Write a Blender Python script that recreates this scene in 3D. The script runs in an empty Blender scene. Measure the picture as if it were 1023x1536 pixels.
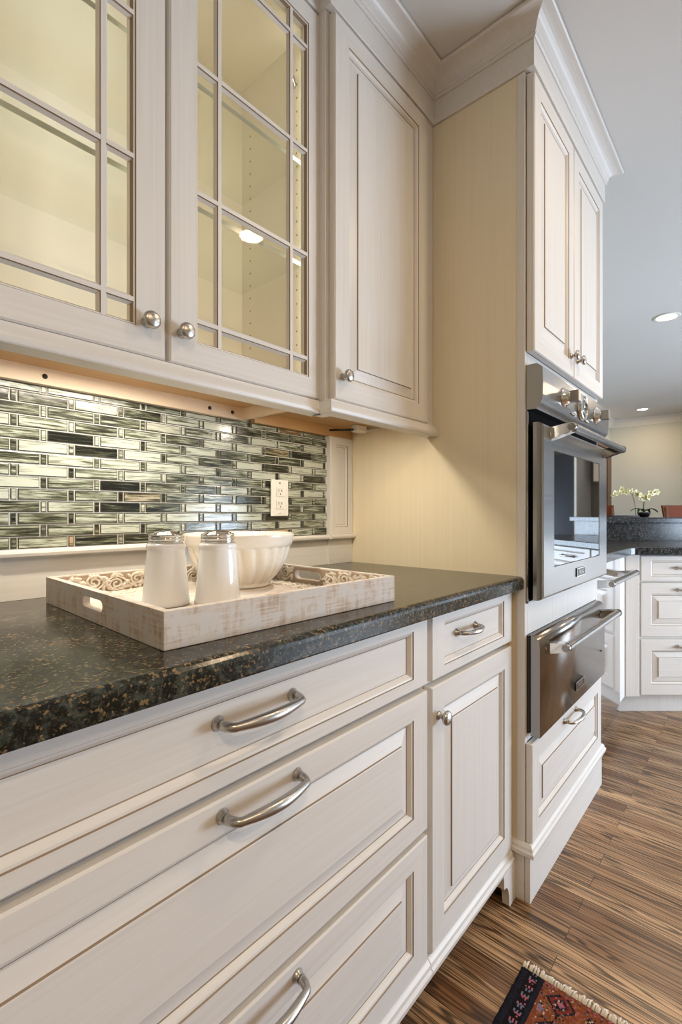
import bpy, bmesh, math, random
from mathutils import Vector, Matrix
from mathutils.geometry import tessellate_polygon

random.seed(7)
PI = math.pi
S = bpy.context.scene
COL = S.collection

# ------------------------------------------------------------------ camera
TH = 0.7229
cam_d = bpy.data.cameras.new('camera')
cam = bpy.data.objects.new('camera', cam_d)
COL.objects.link(cam)
cam.location = (-1.3608, -1.1606, 1.0935)
cam.rotation_euler = (PI / 2, 0, -(PI / 2 - TH))
cam_d.sensor_fit = 'VERTICAL'
cam_d.sensor_height = 36
cam_d.sensor_width = 24
cam_d.lens = 16.833
cam_d.shift_x = 0.00103
cam_d.shift_y = 0.00163
cam_d.clip_start = 0.02
S.camera = cam

# ------------------------------------------------------------------ light, world, exposure
S.view_settings.view_transform = 'Standard'
S.view_settings.look = 'None'
S.view_settings.gamma = 1
S.view_settings.use_curve_mapping = False
S.view_settings.exposure = 0.0
S.cycles.use_denoising = True
S.cycles.max_bounces = 10
S.cycles.diffuse_bounces = 6
S.cycles.transparent_max_bounces = 24
S.cycles.sample_clamp_indirect = 6
S.cycles.caustics_reflective = False
S.cycles.caustics_refractive = False

W = bpy.data.worlds.new('sky')
S.world = W
W.use_nodes = True
wn = W.node_tree.nodes
sky = wn.new('ShaderNodeTexSky')
sky.sky_type = 'HOSEK_WILKIE'
sky.sun_direction = (0.3, 0.4, 0.85)
W.node_tree.links.new(sky.outputs[0], wn['Background'].inputs[0])
wn['Background'].inputs[1].default_value = 0.6

WARM = (1.0, 0.90, 0.74)
CANC = (1.0, 0.74, 0.47)
DAY = (0.67, 0.82, 1.0)


def area(name, loc, rot, sx, sy, power, color, parent=None, disk=False, spread=None):
    L = bpy.data.lights.new(name, 'AREA')
    L.shape = 'DISK' if disk else 'RECTANGLE'
    L.size = sx
    if not disk:
        L.size_y = sy
    L.energy = power
    L.color = color
    if spread:
        L.spread = spread
    o = bpy.data.objects.new(name, L)
    COL.objects.link(o)
    o.location = loc
    o.rotation_euler = rot
    if parent:
        o.parent = parent
    return o


# daylight through the two windows of the room
area('window_daylight', (2.7, -3.74, 0.75), (PI / 2, 0, 0), 2.0, 1.0, 180, DAY)
area('window_daylight', (5.2, -3.74, 1.45), (PI / 2, 0, 0), 1.3, 1.5, 34, DAY)
CAN_POWER = 9.5
PUCK_POWER = 1.1


# ------------------------------------------------------------------ materials
def nt(name):
    m = bpy.data.materials.new(name)
    m.use_nodes = True
    t = m.node_tree
    return m, t, t.nodes, t.links, t.nodes['Principled BSDF']


def setp(b, **k):
    for a, v in k.items():
        b.inputs[a.replace('_', ' ')].default_value = v


def simple(name, col, rough=0.5, metal=0.0, **k):
    m, t, n, l, b = nt(name)
    b.inputs['Base Color'].default_value = (*col, 1)
    b.inputs['Roughness'].default_value = rough
    b.inputs['Metallic'].default_value = metal
    for a, v in k.items():
        b.inputs[a.replace('_', ' ')].default_value = v
    return m


def coords(n, l, scale, rot=(0, 0, 0), kind='Object'):
    tc = n.new('ShaderNodeTexCoord')
    mp = n.new('ShaderNodeMapping')
    mp.inputs['Scale'].default_value = scale
    mp.inputs['Rotation'].default_value = rot
    l.new(tc.outputs[kind], mp.inputs['Vector'])
    return mp.outputs['Vector']


def ramp(n, stops, interp='LINEAR'):
    r = n.new('ShaderNodeValToRGB')
    r.color_ramp.interpolation = interp
    e = r.color_ramp.elements
    while len(e) < len(stops):
        e.new(0.5)
    for i, (p, c) in enumerate(stops):
        e[i].position = p
        e[i].color = (*c, 1) if len(c) == 3 else c
    return r


def mixc(n, l, fac, a, b, mode='MIX'):
    m = n.new('ShaderNodeMix')
    m.data_type = 'RGBA'
    m.blend_type = mode
    for sock, v in ((0, fac), (6, a), (7, b)):
        if hasattr(v, 'is_output'):
            l.new(v, m.inputs[sock])
        elif isinstance(v, (int, float)):
            m.inputs[sock].default_value = v
        else:
            m.inputs[sock].default_value = (*v, 1)
    return m.outputs[2]


def noise(n, l, vec, scale=5, detail=3, rough=0.5, dim='3D', w=None):
    x = n.new('ShaderNodeTexNoise')
    x.noise_dimensions = dim
    x.inputs['Scale'].default_value = scale
    x.inputs['Detail'].default_value = detail
    x.inputs['Roughness'].default_value = rough
    if vec is not None:
        l.new(vec, x.inputs['Vector'])
    if w is not None:
        l.new(w, x.inputs['W'])
    return x


def math_(n, l, op, a, b=None, c=None):
    x = n.new('ShaderNodeMath')
    x.operation = op
    for i, v in enumerate((a, b, c)):
        if v is None:
            continue
        if hasattr(v, 'is_output'):
            l.new(v, x.inputs[i])
        else:
            x.inputs[i].default_value = v
    return x.outputs[0]


PAINT = (0.755, 0.73, 0.70)
PAINT_D = (0.59, 0.535, 0.455)


def paint(name, scale, col=PAINT, dark=PAINT_D, rough=0.38):
    m, t, n, l, b = nt(name)
    v = coords(n, l, scale)
    x = noise(n, l, v, 1.0, 5, 0.62)
    r = ramp(n, [(0.36, (0, 0, 0)), (0.72, (1, 1, 1))])
    l.new(x.outputs[0], r.inputs[0])
    v2 = coords(n, l, tuple(s * 0.22 for s in scale))
    x2 = noise(n, l, v2, 1.0, 2)
    f = math_(n, l, 'MULTIPLY', r.outputs[0], math_(n, l, 'MULTIPLY', x2.outputs[0], 0.62))
    l.new(mixc(n, l, f, col, dark), b.inputs['Base Color'])
    b.inputs['Roughness'].default_value = rough
    b.inputs['Specular IOR Level'].default_value = 0.4
    return m


M = {}
M['paint'] = paint('cream_paint_vertical_glaze', (160, 160, 3))
M['painth'] = paint('cream_paint_horizontal_glaze', (3, 160, 160))
M['side'] = paint('cream_paint_side_warm_light', (160, 90, 2.2), (0.83, 0.735, 0.54), (0.73, 0.63, 0.44), rough=0.3)  # cabinet cream with this side's warm light put into the colour
M['glaze'] = simple('brown_glaze', (0.29, 0.21, 0.135), 0.5)
M['interior'] = simple('cabinet_interior', (0.83, 0.79, 0.69), 0.35)
M['dark'] = simple('dark_gap', (0.012, 0.011, 0.010), 0.6)
M['gap'] = simple('matte_black_gap', (0.006, 0.006, 0.006), 0.9, Specular_IOR_Level=0.05)
M['whitewall'] = simple('white_wall', (0.78, 0.77, 0.74), 0.7)


def maple(name, a, bcol):
    m, t, n, l, b = nt(name)
    v = coords(n, l, (4, 60, 60))
    x = noise(n, l, v, 1, 4, 0.6)
    l.new(mixc(n, l, x.outputs[0], a, bcol), b.inputs['Base Color'])
    b.inputs['Roughness'].default_value = 0.45
    return m


M['maple'] = maple('maple_wood', (0.62, 0.40, 0.20), (0.48, 0.28, 0.12))
M['birch'] = maple('pale_birch_wood', (0.80, 0.66, 0.50), (0.72, 0.56, 0.40))

# brushed nickel and stainless
def steel(name, col, rough, scale, amount=0.12):
    m, t, n, l, b = nt(name)
    v = coords(n, l, scale)
    x = noise(n, l, v, 1, 3, 0.6)
    mr = n.new('ShaderNodeMapRange')
    mr.inputs[3].default_value = rough - amount * 0.5
    mr.inputs[4].default_value = rough + amount * 0.5
    l.new(x.outputs[0], mr.inputs[0])
    l.new(mr.outputs[0], b.inputs['Roughness'])
    b.inputs['Base Color'].default_value = (*col, 1)
    b.inputs['Metallic'].default_value = 1
    return m


M['nickel'] = steel('brushed_nickel', (0.50, 0.475, 0.44), 0.30, (40, 40, 40), 0.03)
M['steel'] = steel('stainless_steel', (0.335, 0.315, 0.295), 0.24, (2, 200, 260), 0.1)
M['mirrorsteel'] = steel('polished_stainless', (0.72, 0.72, 0.73), 0.09, (2, 200, 260), 0.04)
M['chrome'] = simple('polished_chrome', (0.82, 0.81, 0.79), 0.07, 1)
M['blackglass'] = simple('black_oven_glass', (0.010, 0.011, 0.012), 0.02, 0, Specular_IOR_Level=1.0, Coat_Weight=1.0, Coat_Roughness=0.02, Coat_IOR=1.7)
M['black'] = simple('black_enamel', (0.008, 0.008, 0.009), 0.25)
M['ceramic'] = simple('white_glazed_ceramic', (0.83, 0.845, 0.87), 0.09, Coat_Weight=0.5, Coat_Roughness=0.04)
M['ivory'] = simple('ivory_glazed_ceramic', (0.86, 0.82, 0.74), 0.12, Coat_Weight=0.5, Coat_Roughness=0.05)
M['plastic'] = simple('white_plastic', (0.82, 0.80, 0.75), 0.35)


def glass(name, tint, refl=0.5, r0=0.04):
    m, t, n, l, b = nt(name)
    n.remove(b)
    tr = n.new('ShaderNodeBsdfTransparent')
    tr.inputs[0].default_value = (*tint, 1)
    gl = n.new('ShaderNodeBsdfGlossy')
    gl.inputs['Roughness'].default_value = 0.02
    fr = n.new('ShaderNodeFresnel')
    fr.inputs[0].default_value = 1.45
    mx = n.new('ShaderNodeMixShader')
    ge = n.new('ShaderNodeNewGeometry')
    l.new(math_(n, l, 'MULTIPLY', fr.outputs[0], math_(n, l, 'SUBTRACT', 1.0, ge.outputs['Backfacing'])), mx.inputs[0])
    l.new(tr.outputs[0], mx.inputs[1])
    l.new(gl.outputs[0], mx.inputs[2])
    l.new(mx.outputs[0], n['Material Output'].inputs[0])
    return m


M['pane'] = glass('clear_pane_glass', (0.97, 0.975, 0.96))
M['shelfglass'] = glass('greenish_shelf_glass', (0.975, 0.985, 0.97))
m, t, n, l, b = nt('shelf_glass_edge')
setp(b, Base_Color=(0.56, 0.60, 0.52, 1), Roughness=0.15)
M['glassedge'] = m


def granite(name, base, gold, grey, scale=1.0):
    m, t, n, l, b = nt(name)
    v = coords(n, l, (scale, scale, scale))
    big = noise(n, l, v, 22, 3, 0.6)
    shift = math_(n, l, 'MULTIPLY', math_(n, l, 'SUBTRACT', big.outputs[0], 0.5), 0.30)
    a1 = noise(n, l, v, 165, 3, 0.6)
    r1 = ramp(n, [(0.565, (0, 0, 0)), (0.64, (1, 1, 1))])
    l.new(math_(n, l, 'ADD', a1.outputs[0], shift), r1.inputs[0])
    off = n.new('ShaderNodeVectorMath')
    off.inputs[1].default_value = (3.1, 7.7, 1.9)
    l.new(v, off.inputs[0])
    a2 = noise(n, l, off.outputs[0], 95, 3, 0.6)
    r2 = ramp(n, [(0.46, (0, 0, 0)), (0.64, (1, 1, 1))])
    l.new(a2.outputs[0], r2.inputs[0])
    a3 = noise(n, l, v, 330, 2, 0.6)
    r3 = ramp(n, [(0.56, (0, 0, 0)), (0.66, (1, 1, 1))])
    l.new(a3.outputs[0], r3.inputs[0])
    a4 = noise(n, l, v, 60, 2, 0.6)
    gcol = mixc(n, l, a4.outputs[0], tuple(0.4 * x for x in gold), tuple(1.5 * x for x in gold))
    c = mixc(n, l, math_(n, l, 'MULTIPLY', r2.outputs[0], 0.8), base, grey)
    c = mixc(n, l, math_(n, l, 'MULTIPLY', r3.outputs[0], 0.45), c, tuple(0.55 * x for x in gold))
    c = mixc(n, l, math_(n, l, 'MULTIPLY', r1.outputs[0], 0.9), c, gcol)
    l.new(c, b.inputs['Base Color'])
    b.inputs['Roughness'].default_value = 0.17
    b.inputs['Specular IOR Level'].default_value = 0.30
    return m


M['granite'] = granite('dark_speckled_granite', (0.010, 0.012, 0.010), (0.25, 0.165, 0.08), (0.066, 0.078, 0.064))
M['granite2'] = granite('grey_speckled_granite', (0.012, 0.013, 0.015), (0.16, 0.155, 0.15), (0.075, 0.08, 0.085), 0.7)

# glass mosaic tile: tone and seed per tile come from a colour attribute
m, t, n, l, b = nt('streaked_glass_tile')
at = n.new('ShaderNodeAttribute')
at.attribute_name = 'tile'
sep = n.new('ShaderNodeSeparateColor')
l.new(at.outputs['Color'], sep.inputs[0])
v = coords(n, l, (14, 200, 190))
x1 = noise(n, l, v, 1.0, 5, 0.66, '4D', math_(n, l, 'MULTIPLY', sep.outputs[1], 60))
x1.inputs['Distortion'].default_value = 0.35
tone = math_(n, l, 'ADD', math_(n, l, 'MULTIPLY_ADD', x1.outputs[0], 1.5, -0.25), math_(n, l, 'MULTIPLY', math_(n, l, 'SUBTRACT', sep.outputs[0], 0.53), 0.62))
r = ramp(n, [(0.22, (0.010, 0.011, 0.009)), (0.36, (0.035, 0.036, 0.024)), (0.46, (0.10, 0.108, 0.07)), (0.55, (0.24, 0.257, 0.195)), (0.70, (0.48, 0.505, 0.43))])
l.new(tone, r.inputs[0])
warmth = ramp(n, [(0.975, (1, 1, 1)), (0.985, (1.0, 0.66, 0.48))])
l.new(sep.outputs[2], warmth.inputs[0])
l.new(mixc(n, l, 1.0, r.outputs[0], warmth.outputs[0], 'MULTIPLY'), b.inputs['Base Color'])
setp(b, Roughness=0.16, Specular_IOR_Level=0.4)
bp = n.new('ShaderNodeBump')
bp.inputs['Strength'].default_value = 0.3
bp.inputs['Distance'].default_value = 0.001
xb = noise(n, l, coords(n, l, (60, 60, 90)), 1.0, 2)
l.new(xb.outputs[0], bp.inputs['Height'])
l.new(bp.outputs[0], b.inputs['Normal'])
M['tile'] = m
M['grout'] = simple('pale_grout', (0.72, 0.70, 0.62), 0.8)
M['tileedge'] = simple('dark_glass_edge', (0.05, 0.05, 0.04), 0.2)

# oak floor, planks run along Y
m, t, n, l, b = nt('oak_plank_floor')
tc = n.new('ShaderNodeTexCoord')
mp = n.new('ShaderNodeMapping')
mp.inputs['Rotation'].default_value = (0, 0, PI / 2)
l.new(tc.outputs['Object'], mp.inputs['Vector'])
br = n.new('ShaderNodeTexBrick')
br.offset = 0.37
br.offset_frequency = 2
br.squash = 1.0
br.inputs['Color1'].default_value = (0, 0, 0, 1)
br.inputs['Color2'].default_value = (1, 1, 1, 1)
br.inputs['Mortar'].default_value = (0, 0, 0, 1)
br.inputs['Scale'].default_value = 1
br.inputs['Mortar Size'].default_value = 0.0007
br.inputs['Mortar Smooth'].default_value = 0.1
br.inputs['Bias'].default_value = 0
br.inputs['Brick Width'].default_value = 0.78
br.inputs['Row Height'].default_value = 0.0585
l.new(mp.outputs[0], br.inputs['Vector'])
rnd = n.new('ShaderNodeSeparateColor')
l.new(br.outputs['Color'], rnd.inputs[0])
wv = math_(n, l, 'MULTIPLY', rnd.outputs[0], 37)
g = noise(n, l, coords(n, l, (210, 1.0, 1)), 1.0, 3, 0.6, '4D', wv)
g.inputs['Distortion'].default_value = 0.5
cath = noise(n, l, coords(n, l, (16, 0.75, 1)), 1.0, 2, 0.5, '4D', wv)
band = math_(n, l, 'SINE', math_(n, l, 'MULTIPLY', cath.outputs[0], 120))
fine = noise(n, l, coords(n, l, (300, 5, 1)), 1.0, 2, 0.5)
big = noise(n, l, coords(n, l, (7, 1.3, 1)), 1.0, 2, 0.5, '4D', wv)
base = ramp(n, [(0.0, (0.24, 0.112, 0.050)), (0.35, (0.48, 0.265, 0.125)), (0.7, (0.66, 0.42, 0.23)), (1.0, (0.33, 0.165, 0.08))])
l.new(rnd.outputs[0], base.inputs[0])
rb = ramp(n, [(0.40, (0, 0, 0)), (0.62, (1, 1, 1))])
l.new(big.outputs[0], rb.inputs[0])
c = mixc(n, l, math_(n, l, 'MULTIPLY', rb.outputs[0], 0.5), base.outputs[0], (0.58, 0.375, 0.205))
rl = ramp(n, [(0.015, (1, 1, 1)), (0.052, (0, 0, 0))])
l.new(math_(n, l, 'ABSOLUTE', math_(n, l, 'SUBTRACT', g.outputs[0], 0.5)), rl.inputs[0])
rs = ramp(n, [(0.60, (0, 0, 0)), (0.95, (1, 1, 1))])
l.new(math_(n, l, 'MULTIPLY_ADD', band, 0.5, 0.5), rs.inputs[0])
rf = ramp(n, [(0.42, (1, 1, 1)), (0.56, (0, 0, 0))])
l.new(fine.outputs[0], rf.inputs[0])
lines = math_(n, l, 'MULTIPLY', math_(n, l, 'MAXIMUM', rl.outputs[0], rs.outputs[0]), math_(n, l, 'MULTIPLY_ADD', rf.outputs[0], 0.25, 0.75))
c = mixc(n, l, math_(n, l, 'MULTIPLY', lines, 0.95), c, (0.018, 0.009, 0.005))
c = mixc(n, l, br.outputs['Fac'], c, (0.02, 0.012, 0.008))
l.new(c, b.inputs['Base Color'])
setp(b, Roughness=0.30, Specular_IOR_Level=0.45)
M['floor'] = m

# whitewashed tray wood
def wash(name, scale, scratch):
    m, t, n, l, b = nt(name)
    x = noise(n, l, coords(n, l, scale), 1.0, 4, 0.65)
    x3 = noise(n, l, coords(n, l, scratch), 1.0, 3, 0.6)
    x2 = noise(n, l, coords(n, l, (30, 30, 30)), 1.0, 3, 0.6)
    f = math_(n, l, 'ADD', math_(n, l, 'MULTIPLY', x.outputs[0], 0.42), math_(n, l, 'MULTIPLY', x2.outputs[0], 0.36))
    f = math_(n, l, 'ADD', f, math_(n, l, 'MULTIPLY', x3.outputs[0], 0.34))
    r = ramp(n, [(0.37, (0.38, 0.26, 0.175)), (0.48, (0.55, 0.44, 0.35)), (0.56, (0.65, 0.59, 0.53)), (0.72, (0.60, 0.60, 0.61))])
    l.new(f, r.inputs[0])
    l.new(r.outputs[0], b.inputs['Base Color'])
    b.inputs['Roughness'].default_value = 0.7
    return m


M['wash'] = wash('whitewashed_wood', (110, 110, 16), (14, 14, 300))
M['washfloor'] = wash('whitewashed_wood_board', (12, 150, 30), (5, 320, 30))
m, t, n, l, b = nt('carved_whitewash')
v = coords(n, l, (90, 90, 90))
x = noise(n, l, v, 1, 3)
l.new(mixc(n, l, x.outputs[0], (0.74, 0.69, 0.61), (0.60, 0.53, 0.44)), b.inputs['Base Color'])
b.inputs['Roughness'].default_value = 0.75
M['carve'] = m
M['carvebg'] = simple('carving_ground', (0.34, 0.26, 0.185), 0.8)

# walls
def plaster(name, col):
    m, t, n, l, b = nt(name)
    v = coords(n, l, (3, 3, 3))
    x = noise(n, l, v, 30, 3)
    l.new(mixc(n, l, x.outputs[0], col, tuple(0.97 * k for k in col)), b.inputs['Base Color'])
    b.inputs['Roughness'].default_value = 0.85
    return m


M['ceiling'] = plaster('ceiling_paint', (0.70, 0.695, 0.685))
M['wall'] = plaster('sage_beige_wall_paint', (0.55, 0.56, 0.50))
M['trimw'] = simple('white_trim_paint', (0.72, 0.71, 0.66), 0.5)
M['walnut'] = maple('dark_brown_wood', (0.13, 0.065, 0.03), (0.09, 0.042, 0.02))
M['cherry'] = maple('reddish_cherry_wood', (0.14, 0.030, 0.008), (0.10, 0.020, 0.005))
for k_ in ('cherry',):
    M[k_].node_tree.nodes['Principled BSDF'].inputs['Specular IOR Level'].default_value = 0.15
m, t, n, l, b = nt('rug_pile')
at = n.new('ShaderNodeAttribute')
at.attribute_name = 'knots'
x = noise(n, l, coords(n, l, (420, 420, 420)), 1, 2)
mr = n.new('ShaderNodeMapRange')
mr.inputs[3].default_value = 0.6
mr.inputs[4].default_value = 1.25
l.new(x.outputs[0], mr.inputs[0])
hs = n.new('ShaderNodeHueSaturation')
l.new(mr.outputs[0], hs.inputs['Value'])
l.new(at.outputs['Color'], hs.inputs['Color'])
l.new(hs.outputs[0], b.inputs['Base Color'])
setp(b, Roughness=0.95, Specular_IOR_Level=0.1)
M['rug'] = m
M['fringe'] = simple('cream_fringe_yarn', (0.74, 0.66, 0.54), 0.9)
M['petal'] = simple('pale_yellow_petal', (0.80, 0.77, 0.48), 0.5)
M['petalc'] = simple('flower_centre', (0.50, 0.38, 0.06), 0.5)
M['leaf'] = simple('dark_green_leaf', (0.02, 0.045, 0.016), 0.35)
M['stem'] = simple('green_stem', (0.10, 0.13, 0.05), 0.5)
M['pot'] = simple('black_pot', (0.010, 0.010, 0.012), 0.2)
M['fridge'] = steel('dark_stainless', (0.055, 0.058, 0.065), 0.35, (200, 200, 3), 0.08)


def emis(name, col, s):
    m, t, n, l, b = nt(name)
    setp(b, Base_Color=(0.9, 0.9, 0.9, 1), Emission_Color=(*col, 1), Emission_Strength=s)
    return m


M['lens'] = emis('lit_lamp_lens', (1.0, 0.93, 0.82), 14)
M['pucklens'] = emis('lit_puck_lens', (1.0, 0.85, 0.6), 12)


# ------------------------------------------------------------------ mesh builder
class MB:
    def __init__(s):
        s.v = []
        s.f = []
        s.m = []
        s.smooth = []

    def add(s, vs, fs, mi=0, sm=False):
        o = len(s.v)
        s.v += [tuple(p) for p in vs]
        for i, f in enumerate(fs):
            s.f.append(tuple(k + o for k in f))
            s.m.append(mi[i] if isinstance(mi, list) else mi)
            s.smooth.append(sm)
        return s

    def box(s, x0, x1, y0, y1, z0, z1, mi=0):
        vs = [(x0, y0, z0), (x1, y0, z0), (x1, y1, z0), (x0, y1, z0), (x0, y0, z1), (x1, y0, z1), (x1, y1, z1), (x0, y1, z1)]
        return s.add(vs, [(0, 3, 2, 1), (4, 5, 6, 7), (0, 1, 5, 4), (1, 2, 6, 5), (2, 3, 7, 6), (3, 0, 4, 7)], mi)

    def prism(s, poly, axis, a, b, mi=0, sm=False):
        """extrude a 2D polygon along axis from a to b; poly lists the two other coordinates in xyz order"""
        def P(p, t):
            q = list(p)
            q.insert(axis, t)
            return tuple(q)
        k = len(poly)
        vs = [P(p, a) for p in poly] + [P(p, b) for p in poly]
        tris = tessellate_polygon([[Vector((p[0], p[1], 0)) for p in poly]])
        fs = [tuple(reversed(tr)) for tr in tris] + [tuple(i + k for i in tr) for tr in tris]
        s.add(vs, fs, mi)
        o = len(s.v) - 2 * k
        for i in range(k):
            j = (i + 1) % k
            s.f.append((o + i, o + j, o + j + k, o + i + k))
            s.m.append(mi)
            s.smooth.append(sm)
        return s

    def tube(s, pts, rad, seg=12, mi=0, caps=True):
        pts = [Vector(p) for p in pts]
        k = len(pts)
        if not isinstance(rad, (list, tuple)):
            rad = [rad] * k
        up = None
        vs = []
        for i, p in enumerate(pts):
            d = (pts[min(i + 1, k - 1)] - pts[max(i - 1, 0)]).normalized()
            if up is None:
                a = Vector((0, 0, 1)) if abs(d.z) < 0.9 else Vector((1, 0, 0))
                up = (a - d * a.dot(d)).normalized()
            else:
                up = (up - d * up.dot(d))
                up = up.normalized() if up.length > 1e-6 else d.orthogonal().normalized()
            sd = d.cross(up)
            for j in range(seg):
                t = 2 * PI * j / seg
                vs.append(p + (up * math.cos(t) + sd * math.sin(t)) * rad[i])
        fs = []
        for i in range(k - 1):
            for j in range(seg):
                a, b2 = i * seg + j, i * seg + (j + 1) % seg
                fs.append((a, b2, b2 + seg, a + seg))
        o = len(s.v)
        s.add(vs, fs, mi, True)
        if caps:
            for i0 in (0, (k - 1) * seg):
                s.f.append(tuple(o + i0 + j for j in range(seg)))
                s.m.append(mi)
                s.smooth.append(False)
        return s

    def lathe(s, prof, origin, axis='z', seg=32, mi=0, sm=True, ring=False):
        """prof: (radius, height) along axis from origin; axis z or -y"""
        ox, oy, oz = origin
        def P(r, h, t):
            a, b2 = r * math.cos(t), r * math.sin(t)
            if axis == 'z':
                return (ox + a, oy + b2, oz + h)
            return (ox + a, oy - h, oz + b2)
        o = len(s.v)
        k = len(prof)
        vs = [P(r, h, 2 * PI * j / seg) for r, h in prof for j in range(seg)]
        fs = []
        for i in range(k - 1):
            for j in range(seg):
                a, b2 = i * seg + j, i * seg + (j + 1) % seg
                fs.append((a, b2, b2 + seg, a + seg))
        if ring:
            e = (k - 1) * seg
            fs += [(e + j, e + (j + 1) % seg, (j + 1) % seg, j) for j in range(seg)]
        s.add(vs, fs, mi, sm)
        if not ring:
            for i0 in (0, (k - 1) * seg):
                s.f.append(tuple(o + i0 + j for j in range(seg)))
                s.m.append(mi)
                s.smooth.append(False)
        return s

    def panel(s, x0, x1, z0, z1, y, prof, back=0.02, mats=(0, 1, 2), centre=0, fx=None, fz=None):
        """framed panel facing -Y: concentric mitred rings. prof: (inset, recess, glaze?)"""
        rings = [(0, back, 0)] + list(prof)
        vs = []
        for d, dy, g in rings:
            a = d if d < .02 or fx is None else d - .053 + fx
            c = d if d < .02 or fz is None else d - .053 + fz
            vs += [(x0 + a, y + dy, z0 + c), (x1 - a, y + dy, z0 + c), (x1 - a, y + dy, z1 - c), (x0 + a, y + dy, z1 - c)]
        fs, mi = [], []
        for i in range(len(rings) - 1):
            for j in range(4):
                k = (j + 1) % 4
                a = i * 4
                fs.append((a + j, a + k, a + 4 + k, a + 4 + j))
                mi.append(mats[2] if rings[i + 1][2] else (mats[1] if j in (0, 2) else mats[0]))
        e = (len(rings) - 1) * 4
        fs.append((e, e + 1, e + 2, e + 3))
        mi.append(centre)
        fs.append((3, 2, 1, 0))
        mi.append(mats[0])
        return s.add(vs, fs, mi)

    def sweep(s, path, prof, mi=0, closed=False):
        """sweep an (out, z) closed profile along a plan polyline, mitred; out is to the right of travel"""
        k = len(path)
        P = [Vector((p[0], p[1])) for p in path]
        vs = []
        for i in range(k):
            dirs = []
            if i > 0:
                dirs.append((P[i] - P[i - 1]).normalized())
            if i < k - 1:
                dirs.append((P[i + 1] - P[i]).normalized())
            ns = [Vector((d.y, -d.x)) for d in dirs]
            if len(ns) == 2:
                b2 = ns[0] + ns[1]
                nn = b2 / (1 + ns[0].dot(ns[1]))
            else:
                nn = ns[0]
            for o_, z in prof:
                q = P[i] + nn * o_
                vs.append((q.x, q.y, z))
        c = len(prof)
        fs = []
        for i in range(k - 1):
            for j in range(c):
                a, b2 = i * c + j, i * c + (j + 1) % c
                fs.append((a, b2, b2 + c, a + c))
        o = len(s.v)
        s.add(vs, fs, mi)
        tris = tessellate_polygon([[Vector((p[0], p[1], 0)) for p in prof]])
        for tr in tris:
            s.f.append(tuple(o + i for i in tr))
            s.m.append(mi)
            s.smooth.append(False)
            s.f.append(tuple(o + (k - 1) * c + i for i in reversed(tr)))
            s.m.append(mi)
            s.smooth.append(False)
        return s

    def build(s, name, mats, parent=None, off=(0, 0, 0), bevel=0, recalc=True, seg=2):
        me = bpy.data.meshes.new(name)
        me.from_pydata([(a - off[0], b2 - off[1], c - off[2]) for a, b2, c in s.v], [], s.f)
        if not isinstance(mats, (list, tuple)):
            mats = [mats]
        for mm in mats:
            me.materials.append(mm)
        for p, mi, sm in zip(me.polygons, s.m, s.smooth):
            p.material_index = mi
            p.use_smooth = sm
        if recalc:
            bm = bmesh.new()
            bm.from_mesh(me)
            bmesh.ops.recalc_face_normals(bm, faces=bm.faces)
            bm.to_mesh(me)
            bm.free()
        o = bpy.data.objects.new(name, me)
        COL.objects.link(o)
        if parent:
            o.parent = parent
        if bevel:
            md = o.modifiers.new('edge_softening', 'BEVEL')
            md.width = bevel
            md.segments = seg
            md.limit_method = 'ANGLE'
            md.angle_limit = math.radians(40)
        return o


class Thing:
    """an Empty at the thing's base that parents its parts; verts are given in room coordinates unless local"""
    def __init__(s, name, label, cat, loc=(0, 0, 0), rotz=0, group=None, local=False):
        o = bpy.data.objects.new(name, None)
        o.empty_display_size = 0.05
        COL.objects.link(o)
        o.location = loc
        o.rotation_euler = (0, 0, rotz)
        o['label'] = label
        o['category'] = cat
        if group:
            o['group'] = group
        s.o = o
        s.off = (0, 0, 0) if local else loc

    def part(s, name, mb, mats, parent=None, bevel=0, label=None, seg=2, recalc=True):
        p = mb.build(name, mats, parent or s.o, s.off, bevel, recalc, seg)
        if label:
            p['label'] = label
        return p


def tag(o, label, cat, group=None, kind=None):
    o['label'] = label
    o['category'] = cat
    if group:
        o['group'] = group
    if kind:
        o['kind'] = kind
    return o


def struct(name, mb, mats, bevel=0, parent=None):
    o = mb.build(name, mats, parent, bevel=bevel)
    if not parent:
        o['kind'] = 'structure'
    return o


def B(*a):
    return MB().box(*a)


# ------------------------------------------------------------------ room shell
CEIL = 2.479
XL, XF, YO = -3.0, 6.72, -3.8
struct('floor', B(XL - .1, XF + .1, YO - .1, 0.65, -0.08, 0), M['floor'])
struct('ceiling', B(XL - .1, XF + .1, YO - .1, 0.65, CEIL, CEIL + .08), M['ceiling'])
struct('wall_back', B(XL, 2.40, 0.004, 0.12, 0, CEIL), M['wall'])
struct('wall_return', B(2.30, 2.40, 0.12, 0.65, 0, CEIL), M['wall'])
struct('wall_dining', B(2.40, XF, 0.55, 0.65, 0, CEIL), M['wall'])
struct('wall_far', B(XF, XF + .1, YO, 0.65, 0, CEIL), M['wall'])


def wall_holes_y(y0, y1, x0, x1, holes):
    mb = MB()
    xs = x0
    for a, b_, z0, z1 in holes:
        mb.box(xs, a, y0, y1, 0, CEIL).box(a, b_, y0, y1, 0, z0).box(a, b_, y0, y1, z1, CEIL)
        xs = b_
    mb.box(xs, x1, y0, y1, 0, CEIL)
    return mb


struct('wall_opposite', wall_holes_y(YO - .1, YO, XL, XF, [(1.6, 3.8, 0.1, 1.4), (4.4, 5.5, 0.7, 2.2)]), M['wall'])
struct('wall_left', B(XL - .1, XL, YO, 0.12, 0, CEIL), M['wall'])


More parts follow.
